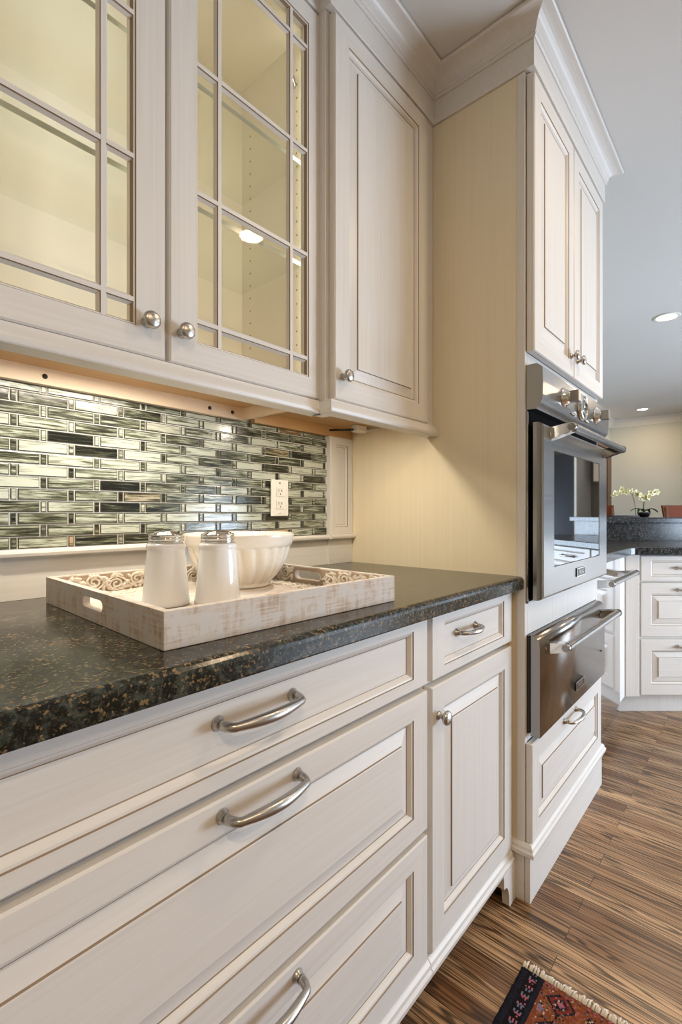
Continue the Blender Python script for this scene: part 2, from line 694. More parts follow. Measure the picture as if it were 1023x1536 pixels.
def window(num, ax, x0, x1, z0, z1, pos):
    f = MB()
    w = 0.06
    def bx(mb, a, b_, c, d, t0=-.05, t1=.02):
        if ax == 'y':
            mb.box(a, b_, pos + t0, pos + t1, c, d)
        else:
            mb.box(pos + t0, pos + t1, a, b_, c, d)
    bx(f, x0, x0 + w, z0, z1)
    bx(f, x1 - w, x1, z0, z1)
    bx(f, x0 + w, x1 - w, z0, z0 + w)
    bx(f, x0 + w, x1 - w, z1 - w, z1)
    xm = (x0 + x1) / 2
    bx(f, xm - .03, xm + .03, z0 + w, z1 - w)
    o = struct('window_%d' % num, f, M['trimw'])
    p = MB()
    bx(p, x0 + w, xm - .03, z0 + w, z1 - w, -.02, -.015)
    bx(p, xm + .03, x1 - w, z0 + w, z1 - w, -.02, -.015)
    struct('window_pane', p, M['pane'], parent=o)


window(1, 'y', 1.6, 3.8, 0.1, 1.4, YO - .03)
window(2, 'y', 4.4, 5.5, 0.7, 2.2, YO - .03)

# room crown on the dining walls
prof = [(0.0, 2.37), (0.012, 2.37), (0.016, 2.385), (0.03, 2.40), (0.05, 2.435), (0.075, 2.455), (0.08, CEIL - .001), (0.0, CEIL - .001)]
struct('trim_1', MB().sweep([(2.41, 0.549), (XF - .001, 0.549), (XF - .001, -3.7)], prof), M['trimw'])
struct('baseboard_dining', MB().sweep([(2.41, 0.549), (XF - .001, 0.549), (XF - .001, -3.7)], [(0, 0.001), (0.015, 0.001), (0.015, 0.10), (0.008, 0.12), (0, 0.12)]), M['trimw'])
# brown wooden doorway in the dining wall
d = MB().box(5.55, 5.63, 0.51, 0.549, 0.001, 2.03).box(6.37, 6.60, 0.51, 0.549, 0.001, 2.03).box(5.55, 6.60, 0.505, 0.549, 2.03, 2.12)
do = struct('door_1', d, M['walnut'])
dl = MB().panel(5.63, 6.37, 0.005, 2.03, 0.525, [(0, .0, 0), (.11, 0, 0), (.12, .008, 1), (.13, .008, 0)], .02)
struct('door_leaf', dl, [M['walnut'], M['walnut'], M['dark']], parent=do)

# ------------------------------------------------------------------ shared builders
RAISED = [(0, .003, 0), (.003, 0, 0), (.053, 0, 0), (.0542, .0022, 1), (.0575, .0028, 0), (.0605, .006, 0), (.0635, .0108, 0), (.0655, .0112, 1), (.0665, .0105, 0), (.092, .0045, 0), (.0932, .0018, 1), (.0945, .0014, 0)]
FLAT = [(0, .003, 0), (.003, 0, 0), (.053, 0, 0), (.0542, .0022, 1), (.0575, .0028, 0), (.0605, .006, 0), (.0645, .0105, 0), (.066, .011, 1), (.067, .0105, 0)]
FRONTM = [M['paint'], M['painth'], M['glaze']]


def narrow(prof, k):
    return [(d if d < .004 else d * k, a, g) for d, a, g in prof]


def pull_mb(cx, y, cz, length, r=0.0058, out=0.030):
    """bow pull on a surface facing -Y"""
    mb = MB()
    h = length / 2 - 0.010
    pts, rad = [], []
    for i in range(6):
        t = i / 5 * PI / 2
        pts.append((cx - h + 0.012 * (1 - math.cos(t)), y - 0.008 - (out - 0.012) * math.sin(t), cz))
        rad.append(r * (1.15 - .25 * i / 5))
    for i in range(1, 14):
        u = i / 14
        x = cx - h + 0.012 + (2 * h - 0.024) * u
        b_ = math.sin(PI * u)
        pts.append((x, y - out + 0.004 - 0.008 * b_, cz))
        rad.append(r * (0.92 + 0.38 * b_))
    for i in range(6):
        t = (1 - i / 5) * PI / 2
        pts.append((cx + h - 0.012 * (1 - math.cos(t)), y - 0.008 - (out - 0.012) * math.sin(t), cz))
        rad.append(r * (1.15 - .25 * (1 - i / 5)))
    mb.tube(pts, rad, 14)
    for sx in (-1, 1):
        mb.lathe([(.0098, -.0005), (.0102, .001), (.0088, .003), (.0072, .006), (.0062, .010)], (cx + sx * h, y, cz), '-y', 18)
    return mb


def knob_mb(cx, y, cz, k=1.0):
    pr = [(.0095, -.0005), (.0098, .0015), (.0075, .0035), (.0055, .007), (.0053, .0115), (.0085, .0135), (.0140, .0165), (.0158, .0195), (.0156, .0225), (.0135, .0258), (.0128, .0262), (.0105, .0276), (.0098, .0277), (.0055, .0291), (.0015, .0296)]
    return MB().lathe([(r * k, h * k) for r, h in pr], (cx, y, cz), '-y', 28)


def pull(th, parent, *a, **k):
    return th.part('handle', pull_mb(*a, **k), M['nickel'], parent)


# ------------------------------------------------------------------ base cabinets
BF = -0.628   # fronts
TRIM = [(-0.02, .104), (.0, .104), (.012, .106), (.0135, .118), (.009, .122), (.008, .131), (.003, .137), (.0, .140), (-0.02, .140)]

t = Thing('drawer_base_cabinet', 'wide white three-drawer base cabinet below the granite counter with the tray', 'cabinet', (-0.93, -0.30, 0))
c = MB().box(-1.395, -0.466, -0.607, -0.005, 0.105, 0.8775).box(-1.395, -0.466, -0.55, -0.53, 0.0, 0.105, 1)
t.part('carcass', c, [M['paint'], M['dark']])
t.part('base_moulding', MB().sweep([(-1.395, -0.622), (-0.4665, -0.622)], TRIM), M['painth'], bevel=.001)
for nm, z0, z1, pr, hz, lab in (('drawer', .731, .877, FLAT, .817, 'top drawer with flat recessed panel'), ('drawer', .424, .718, RAISED, .701, 'middle drawer with raised panel'), ('drawer', .145, .411, RAISED, .398, 'bottom drawer with raised panel')):
    dr = t.part(nm, MB().panel(-1.389, -0.4745, z0, z1, BF, pr, .02, centre=1, fx=.055, fz=.024 if pr is FLAT else .046), FRONTM, label=lab)
    yy = BF + (.0105 if pr is FLAT else 0)
    hz = .815 if pr is FLAT else z1 - .022
    pull(t, dr, -0.9235, yy, hz, .155, r=.0064, out=.034)

t = Thing('door_base_cabinet', 'narrow white base cabinet with one drawer over one door beside the oven cabinet', 'cabinet', (-0.235, -0.30, 0))
c = MB().box(-0.465, -0.002, -0.607, -0.005, 0.105, 0.8775).box(-0.465, -0.002, -0.55, -0.53, 0.0, 0.105, 1)
t.part('carcass', c, [M['paint'], M['dark']])
t.part('base_moulding', MB().sweep([(-0.4655, -0.622), (-0.0172, -0.622)], TRIM), M['painth'], bevel=.001)
dr = t.part('drawer', MB().panel(-.4585, -.019, .731, .877, BF, FLAT, .02, centre=1, fx=.055, fz=.024), FRONTM)
pull(t, dr, -.280, BF + .0105, .813, .118, r=.005)
dd = t.part('door', MB().panel(-.4585, -.019, .145, .718, BF, narrow(RAISED, 1.0), .02), FRONTM)
t.part('knob', knob_mb(-.430, BF, .651), M['nickel'], dd)
ft = [(-0.0075, .0), (-.05, .0)]
for i in range(9):
    a = i / 8 * PI / 2
    ft.append((-.052 - .028 * (1 - math.cos(a)), .012 + .055 * math.sin(a) if i else .004))
ft += [(-.088, .068), (-.09, .104), (-.0075, .104)]
t.part('bracket_foot', MB().prism(ft, 1, -.634, -.612), M['paint'], bevel=.0012)

# ------------------------------------------------------------------ tall oven cabinet
L = 0.79
t = Thing('tall_oven_cabinet', 'tall cream cabinet holding the oven, with two doors above and a drawer below', 'cabinet', (L / 2, -0.33, 0))
TALL = t
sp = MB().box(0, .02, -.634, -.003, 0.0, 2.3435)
t.part('side_panel', sp, M['side'], label='flat cream side panel with warm light tinted into its paint', bevel=.0008)
ff = MB().box(-.0015, .02, -.6575, -.6345, 0.0, 2.3435).box(L - .02, L, -.6575, -.003, 0, 2.40)
for z0, z1 in ((.0, .150), (.444, .470), (.748, .838), (1.516, 1.553), (2.335, 2.40)):
    ff.box(.02, L - .02, -.6575, -.637, z0, z1)
t.part('face_frame', ff, M['paint'], bevel=.001)
c = MB().box(.02, L - .02, -.02, -.004, 0, 2.40).box(.021, L - .021, -.62, -.02, .442, .455).box(.021, L - .021, -.62, -.02, .795, .81).box(.021, L - .021, -.62, -.02, 1.53, 1.548).box(.021, L - .021, -.62, -.02, 2.37, 2.39)
t.part('carcass', c, M['interior'])
TD = -.682
for x0, x1, kx in ((.006, .379, .345), (.384, .772, .418)):
    dd = t.part('door', MB().panel(x0, x1, 1.552, 2.337, TD, RAISED, .0215), FRONTM)
    t.part('knob', knob_mb(kx, TD, 1.618), M['nickel'], dd)
dr = t.part('drawer', MB().panel(.004, .772, .160, .443, -.676, RAISED, .0165, centre=1), FRONTM)
pull(t, dr, .356, -.676, .418, .150, r=.0052, out=.034)
pl = MB().box(-.006, L, -.674, -.659, .0005, .137).box(-.006, -.002, -.6575, -.62, .0005, .137)
t.part('plinth', pl, M['painth'], bevel=.0012)
bmpr = [(-.004, .132), (.012, .134), (.0135, .146), (.009, .150), (.008, .158), (.003, .164), (-.004, .166)]
t.part('base_moulding', MB().sweep([(-.003, -.610), (-.003, -.674), (L, -.674), (L, -.58)], bmpr), M['painth'], bevel=.001)

# ------------------------------------------------------------------ wall oven
OX0, OX1 = .016, .757
t = Thing('wall_oven', 'stainless steel wall oven with glass window built into the tall cabinet', 'oven', (.385, -.40, .84))
bd = MB().box(.03, .75, -.655, -.05, .846, 1.51)
t.part('oven_body', bd, M['black'], label='black oven body')
tr = MB().box(.006, .0125, -.664, -.6578, .842, 1.383).box(.7485, .755, -.664, -.6578, .842, 1.383).box(.006, .755, -.664, -.6578, .838, .8445)
t.part('trim_frame', tr, M['steel'])
gk = MB().box(.0126, .7484, -.6655, -.6578, .8446, 1.3865)
t.part('door_gasket', gk, M['gap'], label='black gap around the oven door')
cp = [(-.6577, 1.5145), (-.688, 1.5145), (-.6995, 1.506), (-.7035, 1.500), (-.7050, 1.462), (-.7045, 1.425), (-.7025, 1.409), (-.6985, 1.403), (-.686, 1.3875), (-.6577, 1.3875)]
cpm = MB().prism(cp, 0, .006, OX1 + .002, 0, True)
cpo = t.part('control_panel', cpm, M['steel'])
for f in cpo.data.polygons:
    f.use_smooth = False
for nm, kx in (('control_knob', .195), ('control_knob', .565)):
    k = MB().lathe([(.030, -.003), (.031, .002), (.0295, .006), (.025, .008), (.0245, .012), (.021, .013), (.020, .018), (.0, .018)], (kx, -.704, 1.449), '-y', 40)
    ko = t.part(nm, k, M['chrome'], cpo)
    gm = MB()
    for a in range(2):
        pass
    gm.lathe([(.0180, .016), (.0182, .020), (.0165, .022), (0, .022)], (kx, -.704, 1.449), '-y', 32)
    gm.box(kx - .0125, kx + .0125, -.704 - .046, -.704 - .019, 1.449 - .0165, 1.449 + .0165)
    t.part('grip', gm, M['nickel'], ko, bevel=.0025)
k = MB().lathe([(.044, -.003), (.045, .003), (.043, .008), (.040, .012), (.036, .013), (.035, .010), (.035, -.003)], (.380, -.704, 1.449), '-y', 48, ring=True)
do_ = t.part('clock_dial', k, M['chrome'], cpo)
t.part('dial_face', MB().lathe([(.0345, .004), (.0345, .0095), (.030, .0105), (.0, .0105)], (.380, -.704, 1.449), '-y', 40), M['blackglass'], do_, label='dark dial face')
hd = MB().box(.3785, .3815, -.7165, -.7148, 1.449, 1.474).box(.38, .396, -.7165, -.7148, 1.4478, 1.4502)
t.part('dial_hand', hd, M['chrome'], do_)
for i in range(3):
    for bx in (.272, .428):
        t.part('push_button', MB().lathe([(.0045, -.002), (.0048, .004), (.004, .006), (0, .006)], (bx + .013 * i, -.7025, 1.413), '-y', 14), M['chrome'], cpo)
# door with rounded edges and window opening
DF, DZ0, DZ1 = -.7005, .848, 1.352
dm = MB()
wx0, wx1, wz0, wz1 = .115, .640, .936, 1.281
rings = [(0, .0265), (0, .016), (.0015, .009), (.005, .0035), (.011, 0)]
vs = []
for d_, dy in rings:
    vs += [(OX0 + d_, DF + dy, DZ0 + d_), (OX1 - d_, DF + dy, DZ0 + d_), (OX1 - d_, DF + dy, DZ1 - d_), (OX0 + d_, DF + dy, DZ1 - d_)]
vs += [(wx0, DF, wz0), (wx1, DF, wz0), (wx1, DF, wz1), (wx0, DF, wz1)]
vs += [(wx0 + .003, DF + .005, wz0 + .003), (wx1 - .003, DF + .005, wz0 + .003), (wx1 - .003, DF + .005, wz1 - .003), (wx0 + .003, DF + .005, wz1 - .003)]
fs = []
for i in range(len(rings) + 1):
    for j in range(4):
        k = (j + 1) % 4
        fs.append((i * 4 + j, i * 4 + k, i * 4 + 4 + k, i * 4 + 4 + j))
fs.append((3, 2, 1, 0))
e = (len(rings) + 1) * 4
fs.append((e, e + 1, e + 2, e + 3))
dm.add(vs, fs)
od = t.part('oven_door', dm, M['steel'])
t.part('window', B(wx0 + .002, wx1 - .002, DF + .0015, DF + .006, wz0 + .002, wz1 - .002), M['blackglass'], od, label='black reflective oven window')


def bar_handle(th, par, x0, x1, y, z, yf, r=.0125, drop=.018):
    mb = MB().tube([(x0, y, z), (x0 + .004, y, z), (x0 + .02, y, z), (x1 - .02, y, z), (x1 - .004, y, z), (x1, y, z)], [r * .8, r, r, r, r, r * .8], 24)
    for xx in (x0 + .014, x1 - .016):
        mb.tube([(xx - .002, y, z), (xx + .002, y, z)], r * 1.12, 24)
    h = th.part('handle', mb, M['steel'], par, label='round stainless bar')
    for xx in (x0 + .016, x1 - .030):
        p = MB().prism([(y + .002, z + r * 1.05), (y - r * .9, z + r * .3), (y - r * .8, z - r * .6), (y + .004, z - r * 1.15), (yf - .004, z - r - drop), (yf + .001, z - r - drop), (yf + .001, z + r * .6 - drop * .2)], 0, xx - .015, xx + .019)
        p.lathe([(.016, -.0005), (.0165, .003), (.012, .006)], (xx, yf, z - drop * .9), '-y', 20)
        th.part('handle_post', p, M['chrome'], par, bevel=.002)
    return h


bar_handle(t, od, .072, .732, -.760, 1.338, DF)


def logo(th, par, x, y, z, w, h):
    pm = MB().box(x - w / 2, x + w / 2, y - .0025, y + .0005, z - h / 2, z + h / 2)
    fr = th.part('logo_plate', pm, M['black'], par, bevel=.0008, label='small black brand plate')
    rim = MB()
    for a in ((x - w / 2, x + w / 2, z + h / 2 - .0022, z + h / 2), (x - w / 2, x + w / 2, z - h / 2, z - h / 2 + .0022)):
        rim.box(a[0], a[1], y - .0034, y - .0025, a[2], a[3])
    for a in (x - w / 2, x + w / 2 - .0022):
        rim.box(a, a + .0022, y - .0034, y - .0025, z - h / 2 + .0022, z + h / 2 - .0022)
    th.part('plate_rim', rim, M['chrome'], fr)
    cu = bpy.data.curves.new('lettering', 'FONT')
    cu.body = 'VIKING'
    cu.size = h * .62
    cu.align_x = 'CENTER'
    cu.align_y = 'CENTER'
    cu.extrude = .0004
    tmp = bpy.data.objects.new('lettering_curve', cu)
    COL.objects.link(tmp)
    dg = bpy.context.evaluated_depsgraph_get()
    me = bpy.data.meshes.new_from_object(tmp.evaluated_get(dg))
    bpy.data.objects.remove(tmp)
    me.materials.clear()
    me.materials.append(M['chrome'])
    o = bpy.data.objects.new('lettering', me)
    COL.objects.link(o)
    o.parent = fr
    o.rotation_euler = (PI / 2, 0, 0)
    o.location = (x - th.off[0], y - .0030 - th.off[1], z - th.off[2])


logo(t, od, .385, DF, .899, .095, .028)

# ------------------------------------------------------------------ warming drawer
t = Thing('warming_drawer', 'stainless warming drawer with bar handle below the wall oven', 'warming drawer', (.385, -.40, .455))
t.part('drawer_body', B(.03, .75, -.656, -.06, .472, .744), M['black'], label='black drawer body')
t.part('trim_frame', B(.0126, .7484, -.6655, -.6578, .4705, .7475), M['black'], label='black trim frame')
wp = [(-.666, .462), (-.6925, .462), (-.6925, .715), (-.6915, .728), (-.688, .737), (-.681, .744), (-.672, .747), (-.666, .7475)]
wf = t.part('drawer_front', MB().prism(wp, 0, .018, .752, 0, True), M['steel'])
bar_handle(t, wf, .060, .722, -.748, .716, -.6925, r=.0125, drop=.012)
logo(t, wf, .406, -.6925, .514, .095, .027)
t.part('thermostat_slot', MB().lathe([(.004, -.0005), (.004, .002), (0, .002)], (.70, -.6925, .562), '-y', 12), M['black'], wf, label='small black indicator')

# ------------------------------------------------------------------ upper cabinets
UB = 1.402   # underside
t = Thing('glass_door_wall_cabinet', 'cream wall cabinet with two mullioned glass doors and lit glass shelves', 'cabinet', (-0.91, -0.16, 1.34))
X0, X1 = -1.345, -0.474
c = B(X0, X0 + .018, -.308, -.004, 1.375, 2.40)
t.part('end_panel', c, M['interior'])
END = B(X1 - .02, X1, -.308, -.004, 1.375, 2.40)
c = MB().box(X0 + .018, X1 - .02, -.012, -.004, UB, 2.40).box(X0 + .018, X1 - .02, -.306, -.012, 2.335, 2.352)
t.part('back_panel', c, M['interior'])
t.part('bottom_panel', B(X0 + .018, X1 - .02, -.306, -.012, UB, UB + .018), M['maple'], label='maple underside of cabinet')
ff = MB().box(X0, X1, -.309, -.292, 2.31, 2.40).box(X0, X0 + .03, -.309, -.3085, 1.375, 2.31).box(X1 - .03, X1, -.3095, -.3085, 1.375, 2.31)
ff.box(-.92, -.888, -.3095, -.292, 1.44, 2.31).box(X0 + .02, X1 - .02, -.3095, -.292, 1.376, 1.425)
t.part('face_frame', ff, M['paint'])
t.part('hanging_rail', B(X0 + .018, X1 - .02, -.022, -.004, 1.367, UB), M['birch'], label='pale birch rail along the wall')
for sx in (-1.014, -.611, -.536):
    t.part('screw_hole', MB().lathe([(.0055, -.0002), (.0055, .0008), (0, .0008)], (sx, -.022, 1.384), '-y', 14), M['dark'])
t.part('support_rib', B(-.500, -.488 , -.29, -.0225, 1.368, UB - .0005), M['birch'], label='pale birch rib')
DX = [(-1.334, -.908, -.945, -1), (-.900, -.478, -.876, 1)]
GF = -.330
vcol = [.0475, .1085]
for x0, x1, kx, sg in DX:
    z0, z1 = 1.378, 2.338
    fx0, fx1, fz0, fz1 = x0 + .056, x1 - .056, z0 + .049, z1 - .047
    pr = [(0, .020), (0, .003), (.003, 0)]
    vs = []
    for d_, dy in pr:
        vs += [(x0 + d_, GF + dy, z0 + d_), (x1 - d_, GF + dy, z0 + d_), (x1 - d_, GF + dy, z1 - d_), (x0 + d_, GF + dy, z1 - d_)]
    for d_, dy in [(0, 0), (.0015, .002), (.004, .0025), (.0075, .009), (.0075, .0205)]:
        vs += [(fx0 + d_, GF + dy, fz0 + d_), (fx1 - d_, GF + dy, fz0 + d_), (fx1 - d_, GF + dy, fz1 - d_), (fx0 + d_, GF + dy, fz1 - d_)]
    fs, mi = [], []
    for i in range(7):
        for j in range(4):
            k = (j + 1) % 4
            fs.append((i * 4 + j, i * 4 + k, i * 4 + 4 + k, i * 4 + 4 + j))
            mi.append(2 if i in (3, 5) else (1 if j in (0, 2) else 0))
    for j in range(4):
        k = (j + 1) % 4
        fs.append((28 + j, 28 + k, k, j))
        mi.append(0)
    dd = t.part('door', MB().add(vs, fs, mi), FRONTM)
    mv = [fx0 + .0555, fx1 - .0555]
    mh = [fz0 + .0455, fz0 + .2985, fz0 + .5515, fz0 + .8045]
    ca, cb = fx0 + .003, fx1 - .003
    mun = MB()
    def bar(a, b_, pos, horiz):
        # small moulded bar: flat face with bevelled sides
        w1, w2 = .0042, .0095
        cs = [(-w1, GF + .002), (w1, GF + .002), (w1 + .001, GF + .0045), (w2, GF + .010), (w2, GF + .0105), (-w2, GF + .0105), (-w2, GF + .010), (-w1 - .001, GF + .0045)]
        k = len(cs)
        vv = []
        for e_ in (a, b_):
            for q, yy in cs:
                vv.append((e_, yy, pos + q) if horiz else (pos + q, yy, e_))
        ff_, mm_ = [], []
        for i in range(k):
            j = (i + 1) % k
            ff_.append((i, j, j + k, i + k))
            mm_.append(2 if i in (1, 7) else (1 if horiz else 0))
        ff_ += [tuple(range(k)), tuple(range(k, 2 * k))]
        mm_ += [0, 0]
        mun.add(vv, ff_, mm_)
    for m_ in mv:
        bar(fz0 + .003, fz1 - .003, m_, False)
    for m_ in mh:
        bar(ca, mv[0] - .0044, m_, True)
        bar(mv[0] + .0044, mv[1] - .0044, m_, True)
        bar(mv[1] + .0044, cb, m_, True)
    t.part('muntin_grid', mun, FRONTM, dd)
    t.part('glass_pane', B(fx0 + .002, fx1 - .002, GF + .0125, GF + .0155, fz0 + .002, fz1 - .002), M['pane'], dd, label='clear glass')
    t.part('knob', knob_mb(kx, GF, 1.437), M['nickel'], dd)
for z in (1.735, 1.998):
    sh = MB()
    x0, x1, y0, y1 = X0 + .020, X1 - .022, -.262, -.014
    vs = [(x0, y0, z), (x1, y0, z), (x1, y1, z), (x0, y1, z), (x0, y0, z + .0115), (x1, y0, z + .0115), (x1, y1, z + .0115), (x0, y1, z + .0115)]
    sh.add(vs, [(0, 3, 2, 1), (4, 5, 6, 7), (0, 1, 5, 4), (1, 2, 6, 5), (2, 3, 7, 6), (3, 0, 4, 7)], [0, 0, 1, 0, 0, 0])
    t.part('glass_shelf', sh, [M['shelfglass'], M['glassedge']])
pn = END
for i in range(22):
    for yy in (-.245, -.05):
        pn.lathe([(.0025, 0), (.0025, .0006), (0, .0006)], (0, 0, 0), 'z', 8, 1)
        o_ = len(pn.v) - 24
        for q in range(24):
            a = pn.v[o_ + q]
            pn.v[o_ + q] = (X1 - .0200 - a[2], yy + a[0], 1.50 + i * .036 + a[1])
t.part('end_panel', pn, [M['interior'], M['glaze']])
# small clip on the side at the top, seen through the glass
t.part('shelf_clip', MB().tube([(X1 - .024, -.24, 2.225), (X1 - .034, -.245, 2.215), (X1 - .034, -.25, 2.20)], .004, 8).lathe([(.008, 0), (.008, .004), (0, .004)], (X1 - .036, -.245, 2.222), '-y', 12), M['nickel'])
for sx_, ry_ in ((-.904, 0), (X1 - .028, .5), (X0 + .028, -.5)):
    t.part('led_strip', B(sx_ - .004, sx_ + .004, -.2918, -.288, 1.45, 2.29), M['plastic'])
    area('led_lamp', (sx_ - t.off[0], -.2865 - t.off[1], 1.87 - t.off[2]), (PI / 2, 0, ry_), .006, .84, PUCK_POWER * (0.52 if ry_ == 0 else 0.44), (1.0, 0.90, 0.70), t.o)
t.part('light_bar', B(-1.115, -.745, -.220, -.180, UB - .005, UB - .0003), M['plastic'], label='slim white light bar')
area('under_cabinet_lamp', (-.93 - t.off[0], -.20 - t.off[1], UB - .0062 - t.off[2]), (0, 0, 0), .35, .03, PUCK_POWER * 3.2, WARM, t.o)
lr = MB()
LRP = [(-.030, 1.3405), (.012, 1.3405), (.014, 1.343), (.0155, 1.350), (.013, 1.356), (.006, 1.368), (.004, 1.3745), (-.030, 1.3745)]
lr.sweep([(X0, -.330), (-.4965, -.330)], LRP)
t.part('light_rail', lr, M['painth'], bevel=.0006)

t = Thing('solid_door_wall_cabinet', 'cream wall cabinet with one raised-panel door in the corner beside the oven cabinet', 'cabinet', (-0.24, -0.18, 1.34))
c = MB().box(-.4725, -.002, -.347, -.004, UB, UB + .02, 1).box(-.4725, -.455, -.3475, -.004, UB + .02, 2.40).box(-.025, -.002, -.3475, -.004, UB + .02, 2.40).box(-.455, -.025, -.012, -.004, UB + .02, 2.40).box(-.455, -.025, -.3475, -.004, 2.35, 2.40)
t.part('carcass', c, [M['paint'], M['maple']])
ff = MB().box(-.496, -.473, -.3485, -.309, 1.376, 2.40).box(-.4965, -.4955, -.340, -.318, 1.376, 2.40, 1).box(-.040, -.002, -.362, -.348, 1.376, 2.40).box(-.473, -.040, -.3485, -.33, 1.376, 1.405)
t.part('face_frame', ff, [M['paint'], M['paint']], bevel=.001)
dd = t.part('door', MB().panel(-.482, -.043, 1.378, 2.338, -.369, RAISED, .0195), FRONTM)
t.part('knob', knob_mb(-.452, -.369, 1.437), M['nickel'], dd)
t.part('hanging_rail', B(-.455, -.006, -.022, -.004, 1.367, UB - .0005), M['maple'])
lr = MB().sweep([(-.4965, -.312), (-.4965, -.369), (-.002, -.369)], LRP)
t.part('light_rail', lr, M['painth'], bevel=.0006)
# under-cabinet lamp
pk = MB().lathe([(.028, 0), (.028, -.006), (.022, -.008), (0, -.008)], (-.34, -.297, UB - .0002), 'z', 28)
po = t.part('puck_light', pk, [M['nickel']])
t.part('lens', MB().lathe([(.020, -.0082), (.020, -.0095), (0, -.0095)], (-.34, -.297, UB - .0002), 'z', 24), M['pucklens'], po)
area('puck_lamp', (-.34 - t.off[0], -.297 - t.off[1], UB - .0115 - t.off[2]), (0, 0, 0), .022, 0, PUCK_POWER * 1.8, WARM, t.o, True)

th = Thing('light_connector', 'small white plastic wiring box under the corner wall cabinet', 'wiring box', (-.06, -.09, 1.38))
th.part('box', MB().box(-.085, -.030, -.115, -.085, 1.378, UB - .0005), M['plastic'], bevel=.003)
th.part('wire', MB().tube([(-.085, -.098, 1.385), (-.105, -.085, 1.383), (-.125, -.05, 1.384), (-.126, -.024, 1.386)], .0035, 8), M['black'], label='dark cable')
th.part('clip', MB().tube([(-.031, -.10, 1.386), (-.018, -.12, 1.388), (-.01, -.15, 1.39)], .003, 8), M['plastic'])


# crown moulding with frieze across all the upper fronts
cm = Thing('crown_moulding', 'stepped cream crown moulding running along the tops of the cabinets', 'crown moulding', (-.2, -.30, 2.34))
path = [(-1.36, -.330), (-.497, -.330), (-.497, -.369), (-.005, -.369), (-.005, -.684), (L + .004, -.684), (L + .004, -.005)]
fz = [(-.016, 2.3445), (0, 2.3445), (.0008, 2.3455), (.0008, 2.418), (-.016, 2.418)]
cm.part('frieze', MB().sweep(path, fz), M['painth'])
cv = [(-.016, 2.4184), (.004, 2.4184), (.0075, 2.421), (.0075, 2.4245), (.0055, 2.4265), (.0055, 2.429), (.0085, 2.4305), (.0105, 2.434)]
for i in range(1, 9):
    a = i / 8 * PI / 2
    cv.append((.0105 + .041 * (1 - math.cos(a)), 2.434 + .034 * math.sin(a)))
cv += [(.0545, 2.4685), (.0575, 2.471), (.0575, 2.4765), (-.016, 2.4765)]
cm.part('cove', MB().sweep(path, cv), M['painth'])

# ------------------------------------------------------------------ counter and backsplash
t = MB()
pr = [(-.003, .8785), (-.651, .8785), (-.6538, .8795), (-.6548, .882), (-.6548, .9035), (-.6535, .9085), (-.6500, .9125), (-.6450, .9147), (-.640, .9152), (-.003, .9152)]
k_ = MB().prism(pr, 0, -1.41, -.0015, 0, False)
o = k_.build('granite_countertop', M['granite'], bevel=0.001)
tag(o, 'dark speckled granite countertop carrying the whitewashed tray', 'countertop')

tm = MB()
tm.box(-1.40, -.122, -.003, .0035, 1.0198, 1.3665, 1)
tdata = []
PZ, PXX = .0255, .1098
random.seed(11)


def tile_box(x0, x1, z0, z1, seed):
    x0, x1 = max(x0, -1.40), min(x1, -.1222)
    if x1 - x0 < .004:
        return
    d = .0018
    y0, y1 = -.0050, -.003
    vs = [(x0, y1, z0), (x1, y1, z0), (x1, y1, z1), (x0, y1, z1), (x0, y0 + .0006, z0), (x1, y0 + .0006, z0), (x1, y0 + .0006, z1), (x0, y0 + .0006, z1),
          (x0 + d, y0, z0 + d), (x1 - d, y0, z0 + d), (x1 - d, y0, z1 - d), (x0 + d, y0, z1 - d)]
    fs = [(0, 1, 5, 4), (1, 2, 6, 5), (2, 3, 7, 6), (3, 0, 4, 7), (4, 5, 9, 8), (5, 6, 10, 9), (6, 7, 11, 10), (7, 4, 8, 11), (8, 9, 10, 11), (3, 2, 1, 0)]
    tm.add(vs, fs, [2, 2, 2, 2, 2, 2, 2, 2, 0, 2])
    tdata.extend([seed] * len(fs))


for row in range(14):
    z1 = 1.0182 + .0255 * (row + 1)
    z0 = z1 - .0232
    z1 = min(z1, 1.3663)
    z0 = max(z0, 1.0199)
    off = -1.0585 + (0.0549 if row % 2 == 0 else 0) + (0 if row % 2 else 0)
    off = -1.0585 if row % 2 == 0 else -1.0585 + .0549
    for kk in range(-5, 12):
        xs = off + kk * PXX
        tile_box(xs, xs + .0945, z0, z1, (random.choice([.12, .3, .42, .5, .55, .6, .7, .78, .85, .9]) + random.uniform(-.06, .06), random.random(), random.random()))
        tile_box(xs + .0967, xs + .1076, z0, z1, (random.choice([.2, .4, .6, .75]), random.random(), random.random()))
o = tm.build('tile_backsplash', [M['tile'], M['grout'], M['tileedge']])
ca_ = o.data.color_attributes.new('tile', 'FLOAT_COLOR', 'CORNER')
nb = len(o.data.polygons) - len(tdata)
for i, p in enumerate(o.data.polygons):
    sd = tdata[i - nb] if i >= nb else (.5, .5, .5)
    for li in p.loop_indices:
        ca_.data[li].color = (*sd, 1)
tag(o, 'grey green glass mosaic tile backsplash below the wall cabinets', 'backsplash')

